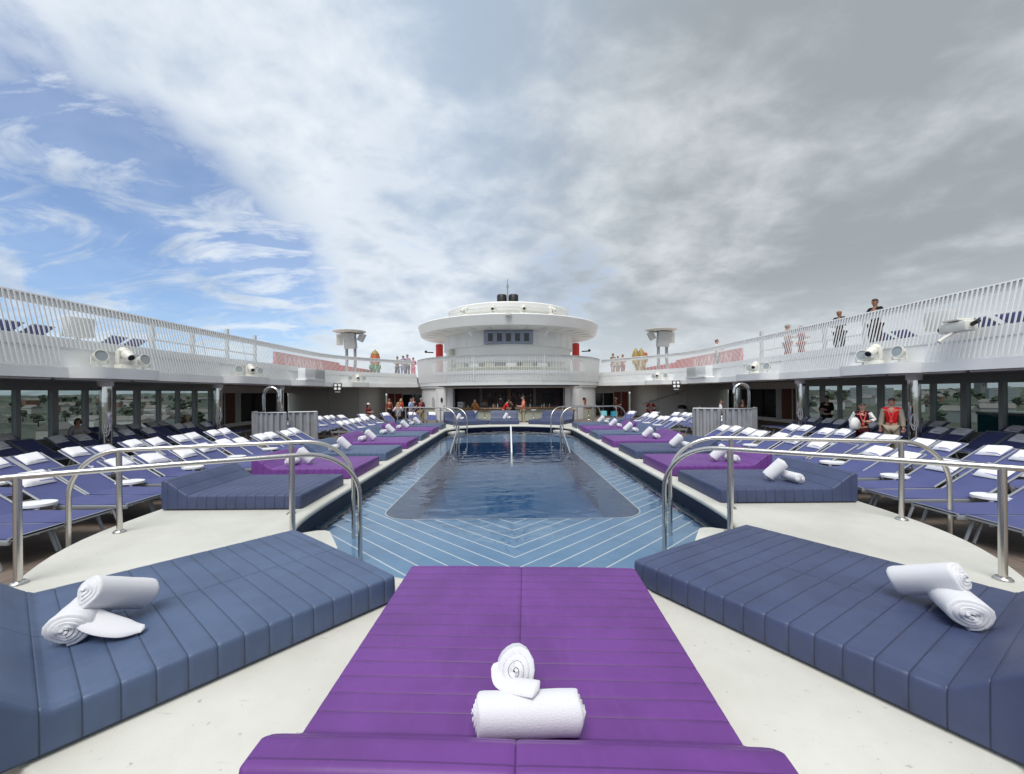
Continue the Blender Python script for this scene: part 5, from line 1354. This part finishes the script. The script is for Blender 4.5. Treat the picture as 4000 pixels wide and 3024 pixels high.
for x, y, h, c, l, hr, lab in ((-8.55, 34.8, 1.86, ('violet', (.13, .13, .34)), ('violet2', (.13, .13, .30)), 'hair_dark', 'dark haired person in violet on the left upper deck'),
                               (-8.25, 35.0, 2.0, ('lilacL', (.36, .34, .44)), ('dark', (.03, .03, .035)), 'hair_grey', 'tall person in pale lilac on the left upper deck'),
                               (-9.0, 34.7, 1.8, ('darkgreen', (.03, .06, .04)), ('navyt', (.02, .025, .05)), 'hair_dark', 'person in dark green on the left upper deck'),
                               (-7.75, 34.9, 1.72, ('hotpink', (.70, .10, .22)), ('hotpink', (.70, .10, .22)), 'hair_brown', 'person in hot pink next to the round balcony')):
    P_(lab, (x, y, UZ), 15, h, c, l, hr, arms=('front', 'front'), group=G2)
# things carried
o = empty('carried_jacket', 'white printed jacket draped over the arm of the woman by the right loungers', 'jacket', (10.05, 12.42, .70), R(30))
m = MB(); m.loft([[(.20 * cos(2 * pi * k / 14) * q, .10 * sin(2 * pi * k / 14) * q, z) for k in range(14)] for z, q in ((-.10, .75), (-.07, 1.0), (.05, 1.12), (.17, .85), (.24, .4))], cap=True); m.build('folded_cloth', cl('white', (.72, .72, .70)), o, ang=60)
m = MB()
for k in range(3): m.box((-.02, -.112 - .004 * k, .10 - .035 * k), (.13, .006, .012))
m.build('grey_print', M['frame'], o)
o = empty('phone', 'dark phone held by the man in salmon before the bar', 'phone', (.45, 24.75, 1.0), 0)
m = MB(); m.box((0, 0, .06), (.012, .07, .14), bev=.003); m.build('phone_body', M['dark'], o)
for i, (x, y) in enumerate(((6.45, 28.8), (6.95, 28.0))):
    e = empty('turquoise_chair', 'small turquoise shell chair by the right entrance, %s one' % ('farther' if i == 0 else 'nearer'), 'chair', (x, y, DECKZ), R(20 - 50 * i), 'turquoise chairs'); e.scale = (.78, .78, .8)
    m = MB(); m.loft([[(.3 * cos(R(a)), .05 + .3 * sin(R(a)), z) for a in range(-20, 201, 20)] for z in (.42, .62, .82 + .0)], closed=False); m.lathe([(0, .40), (.28, .41), (.3, .45), (0, .46)], n=16); m.build('shell', M['turq'] if i else mat('pale_turquoise', (.25, .55, .60)), e)
    for sx in (-1, 1):
        for sy in (-1, 1): m = MB(); m.cyl((sx * .12, sy * .12, .41), (sx * .2, sy * .2, 0), .015, 6); m.build('leg', M['alu'], e)
# ------------------------------------------------------------------ the land beyond the ship
def land_mat():
    m = mat('far_land', (.05, .07, .04), 1.); nt = m.node_tree; b = nt.nodes['Principled BSDF']
    tc = nt.nodes.new('ShaderNodeTexCoord').outputs['Object']
    a = noise(nt, mapping(nt, tc, (.02, .02, .03)), 1, 8, .7); c = noise(nt, mapping(nt, tc, (.05, .05, .1)), 1, 3, .7, w=2.)
    col = mixc(nt, smooth(nt, a, .35, .65), (.050, .064, .042), (.125, .13, .095))
    col = mixc(nt, smooth(nt, c, .62, .68), col, (.42, .40, .37))
    col = mixc(nt, smooth(nt, noise(nt, mapping(nt, tc, (.03, .03, .1)), 1, 2, .5, w=5.), .62, .68), col, (.22, .15, .12))
    nt.links.new(col, b.inputs['Base Color']); return m
LM = land_mat()
rl = random.Random(4)
m = MB(); m.flat([[(-6000, -2000), (6000, -2000), (6000, 7000), (-6000, 7000)]], -27.5)
struct(m.build('ground', LM, fix=False, ang=0, loc=(0, 0, 0)))
for s in (-1, 1):
    nx, ny = 70, 150; L = []
    for i in range(nx + 1):
        x = 55 * (2900 / 55) ** (i / nx); row = []
        for k in range(ny + 1):
            th = R(28 + 68 * k / ny); r = x / max(.35, sin(th)) if False else x
            px, py = s * r * sin(th), r * cos(th)
            hh = -27 + 24.5 * min(1, (r / 1500) ** .8) + (9 if s < 0 else 3) * max(0, (r - 1400) / 1500) + rl.uniform(0, 1) ** 2 * (1.6 if r < 900 else 5) + 4 * sin(k * .13 + s) * (r / 2900)
            row.append((px, py, hh))
        L.append(row)
    m = MB(); m.loft(L, closed=False); struct(m.build('hills', LM, ang=0, loc=(0, 0, 0)), 'wooded and built up low hills seen beyond the %s windows' % SIDE[s])
# church tower and tower blocks ashore, to the right
def shore(x_, d): q = (x_ - 1095) / 920; return V((q * d, d))
c = shore(2118, 600); e = empty('church_tower', 'square stone church tower with four pinnacles on the skyline beyond the right windows', 'church tower', (c.x, c.y, -25))
m = MB(); m.box((0, 0, 17), (8.2, 8.2, 34)); m.box((0, 0, 34.2), (8.8, 8.8, .8)); m.build('tower', M['stone'], e); e.scale = (1.1, 1.1, 1.15)
for x in (-3.7, 3.7):
    for y in (-3.7, 3.7): m = MB(); m.lathe([(.8, 34.4), (.7, 37), (0, 40)], (x, y, 0), 8); m.build('pinnacle', M['stone'], e)
for x in (-1.6, 1.6): m = MB(); m.box((x, -4.12, 29), (1.4, .1, 5)); m.build('window', M['dark'], e)
for i, (x_, d, w, z) in enumerate(((1864, 520, 24, 29.5), (1902, 540, 24, 29.0), (2165, 420, 20, 27))):
    c = shore(x_, d); e = empty('tower_block', 'grey tower block ashore beyond the right windows, %s of three from the left' % ORD[i], 'building', (c.x, c.y, -25), -.7, 'tower blocks ashore')
    m = MB(); m.box((0, 0, z / 2), (w, 16, z)); m.box((2, 0, z + 1), (6, 6, 2)); m.build('wall', M['concrete'], e)
    for k in range(8):
        m = MB(); m.box((0, -8.05, 2.5 + k * z / 8), (w * .92, .1, 1.3)); m.build('window_band', M['lens'], e)
for i in range(14):
    s = -1 if i < 8 else 1; x_ = rl.uniform(40, 430) if s < 0 else rl.uniform(1750, 2200); d = rl.uniform(220, 800); c = shore(x_, d); zz = -27 + 24.5 * min(1, (c.length / 1500) ** .8)
    w = rl.uniform(14, 34); e = empty('far_warehouse', 'pale low building ashore beyond the %s windows, %s from the left there' % (SIDE[s], ORD[i if s < 0 else i - 8]), 'building', (c.x, c.y, zz), rl.uniform(0, 3), 'far low buildings ashore')
    m = MB(); m.box((0, 0, 3), (w, 11, 7)); m.build('wall', M['greywall'], e); m = MB(); m.loft([[(-w / 2, -6, 6.5), (-w / 2, 0, 9), (-w / 2, 6, 6.5)], [(w / 2, -6, 6.5), (w / 2, 0, 9), (w / 2, 6, 6.5)]], cap=True); m.build('roof', M['roofs'], e)

# trees and small houses ashore
tm1, tm2 = mat('far_foliage_hazed', (.075, .095, .065), 1., var=.3, vscale=.3), mat('far_foliage_olive_hazed', (.10, .115, .085), 1., var=.3, vscale=.3)  # foliage greens lightened, distance haze mixed into the colour
trunkm = mat('far_trunk', (.06, .045, .03), 1.)
def tree_mesh(seed):
    r_ = random.Random(seed); m = MB()
    for k in range(26):
        a, q, z = r_.uniform(0, 6.28), r_.uniform(0, 3.4), r_.uniform(3.5, 9.5); q *= 1 - abs(z - 6) / 6
        n0 = len(m.v); m.sphere((0, 0, 0), (r_.uniform(.9, 1.7), r_.uniform(.9, 1.7), r_.uniform(.7, 1.3)), 7, 5)
        for i in range(n0, len(m.v)): v = V(m.v[i]) * r_.uniform(.75, 1.2); m.v[i] = (v.x + q * cos(a), v.y + q * sin(a), v.z + z)
    return m
tmes = [tree_mesh(i).mesh('crown', (tm1, tm2)[i % 2], 0) for i in range(4)]
mtk = MB(); mtk.tube([(0, 0, -2), (.1, 0, 2), (0, .1, 5)], [.45, .35, .2], 7); tk = mtk.mesh('trunk', trunkm)
gz = lambda d: -27 + 24.5 * min(1, (d / 1500) ** .8)
for i in range(190):
    s = -1 if i % 2 else 1; x_ = rl.uniform(20, 440) if s < 0 else rl.uniform(1700, 2205); d = rl.uniform(230, 850); c = shore(x_, d)
    if s > 0 and 1830 < x_ < 1960 and d < 560: continue
    e = empty('shore_tree', 'dark bushy tree ashore beyond the %s windows' % SIDE[s], 'tree', (c.x, c.y, gz(c.length) + .5), rl.uniform(0, 6), 'trees ashore'); sc_ = rl.uniform(.55, 1.1); e.scale = (sc_ * 1.2, sc_ * 1.2, sc_)
    for n_, me_ in (('crown', rl.choice(tmes)), ('trunk', tk)): o = bpy.data.objects.new(n_, me_); COL.objects.link(o); o.parent = e
hm_ = [(mat('house_wall_%s' % n, c, .9), n) for n, c in (('pale', (.5, .48, .44)), ('brick', (.26, .13, .09)), ('grey', (.33, .33, .32)))]
for i in range(40):
    s = -1 if i % 2 else 1; x_ = rl.uniform(20, 440) if s < 0 else rl.uniform(1700, 2205); d = rl.uniform(200, 900); c = shore(x_, d); mm, nn = rl.choice(hm_)
    w, h = rl.uniform(8, 16), rl.uniform(5, 9)
    e = empty('far_house', 'small %s house with dark pitched roof ashore beyond the %s windows' % (nn, SIDE[s]), 'house', (c.x, c.y, gz(c.length)), rl.uniform(0, 3), 'houses ashore')
    m = MB(); m.box((0, 0, h / 2), (w, 8, h)); m.build('wall', mm, e)
    m = MB(); m.loft([[(-w / 2 - .3, -4.4, h), (-w / 2 - .3, 0, h + 3), (-w / 2 - .3, 4.4, h)], [(w / 2 + .3, -4.4, h), (w / 2 + .3, 0, h + 3), (w / 2 + .3, 4.4, h)]], cap=True); m.build('roof', M['roofs'], e)
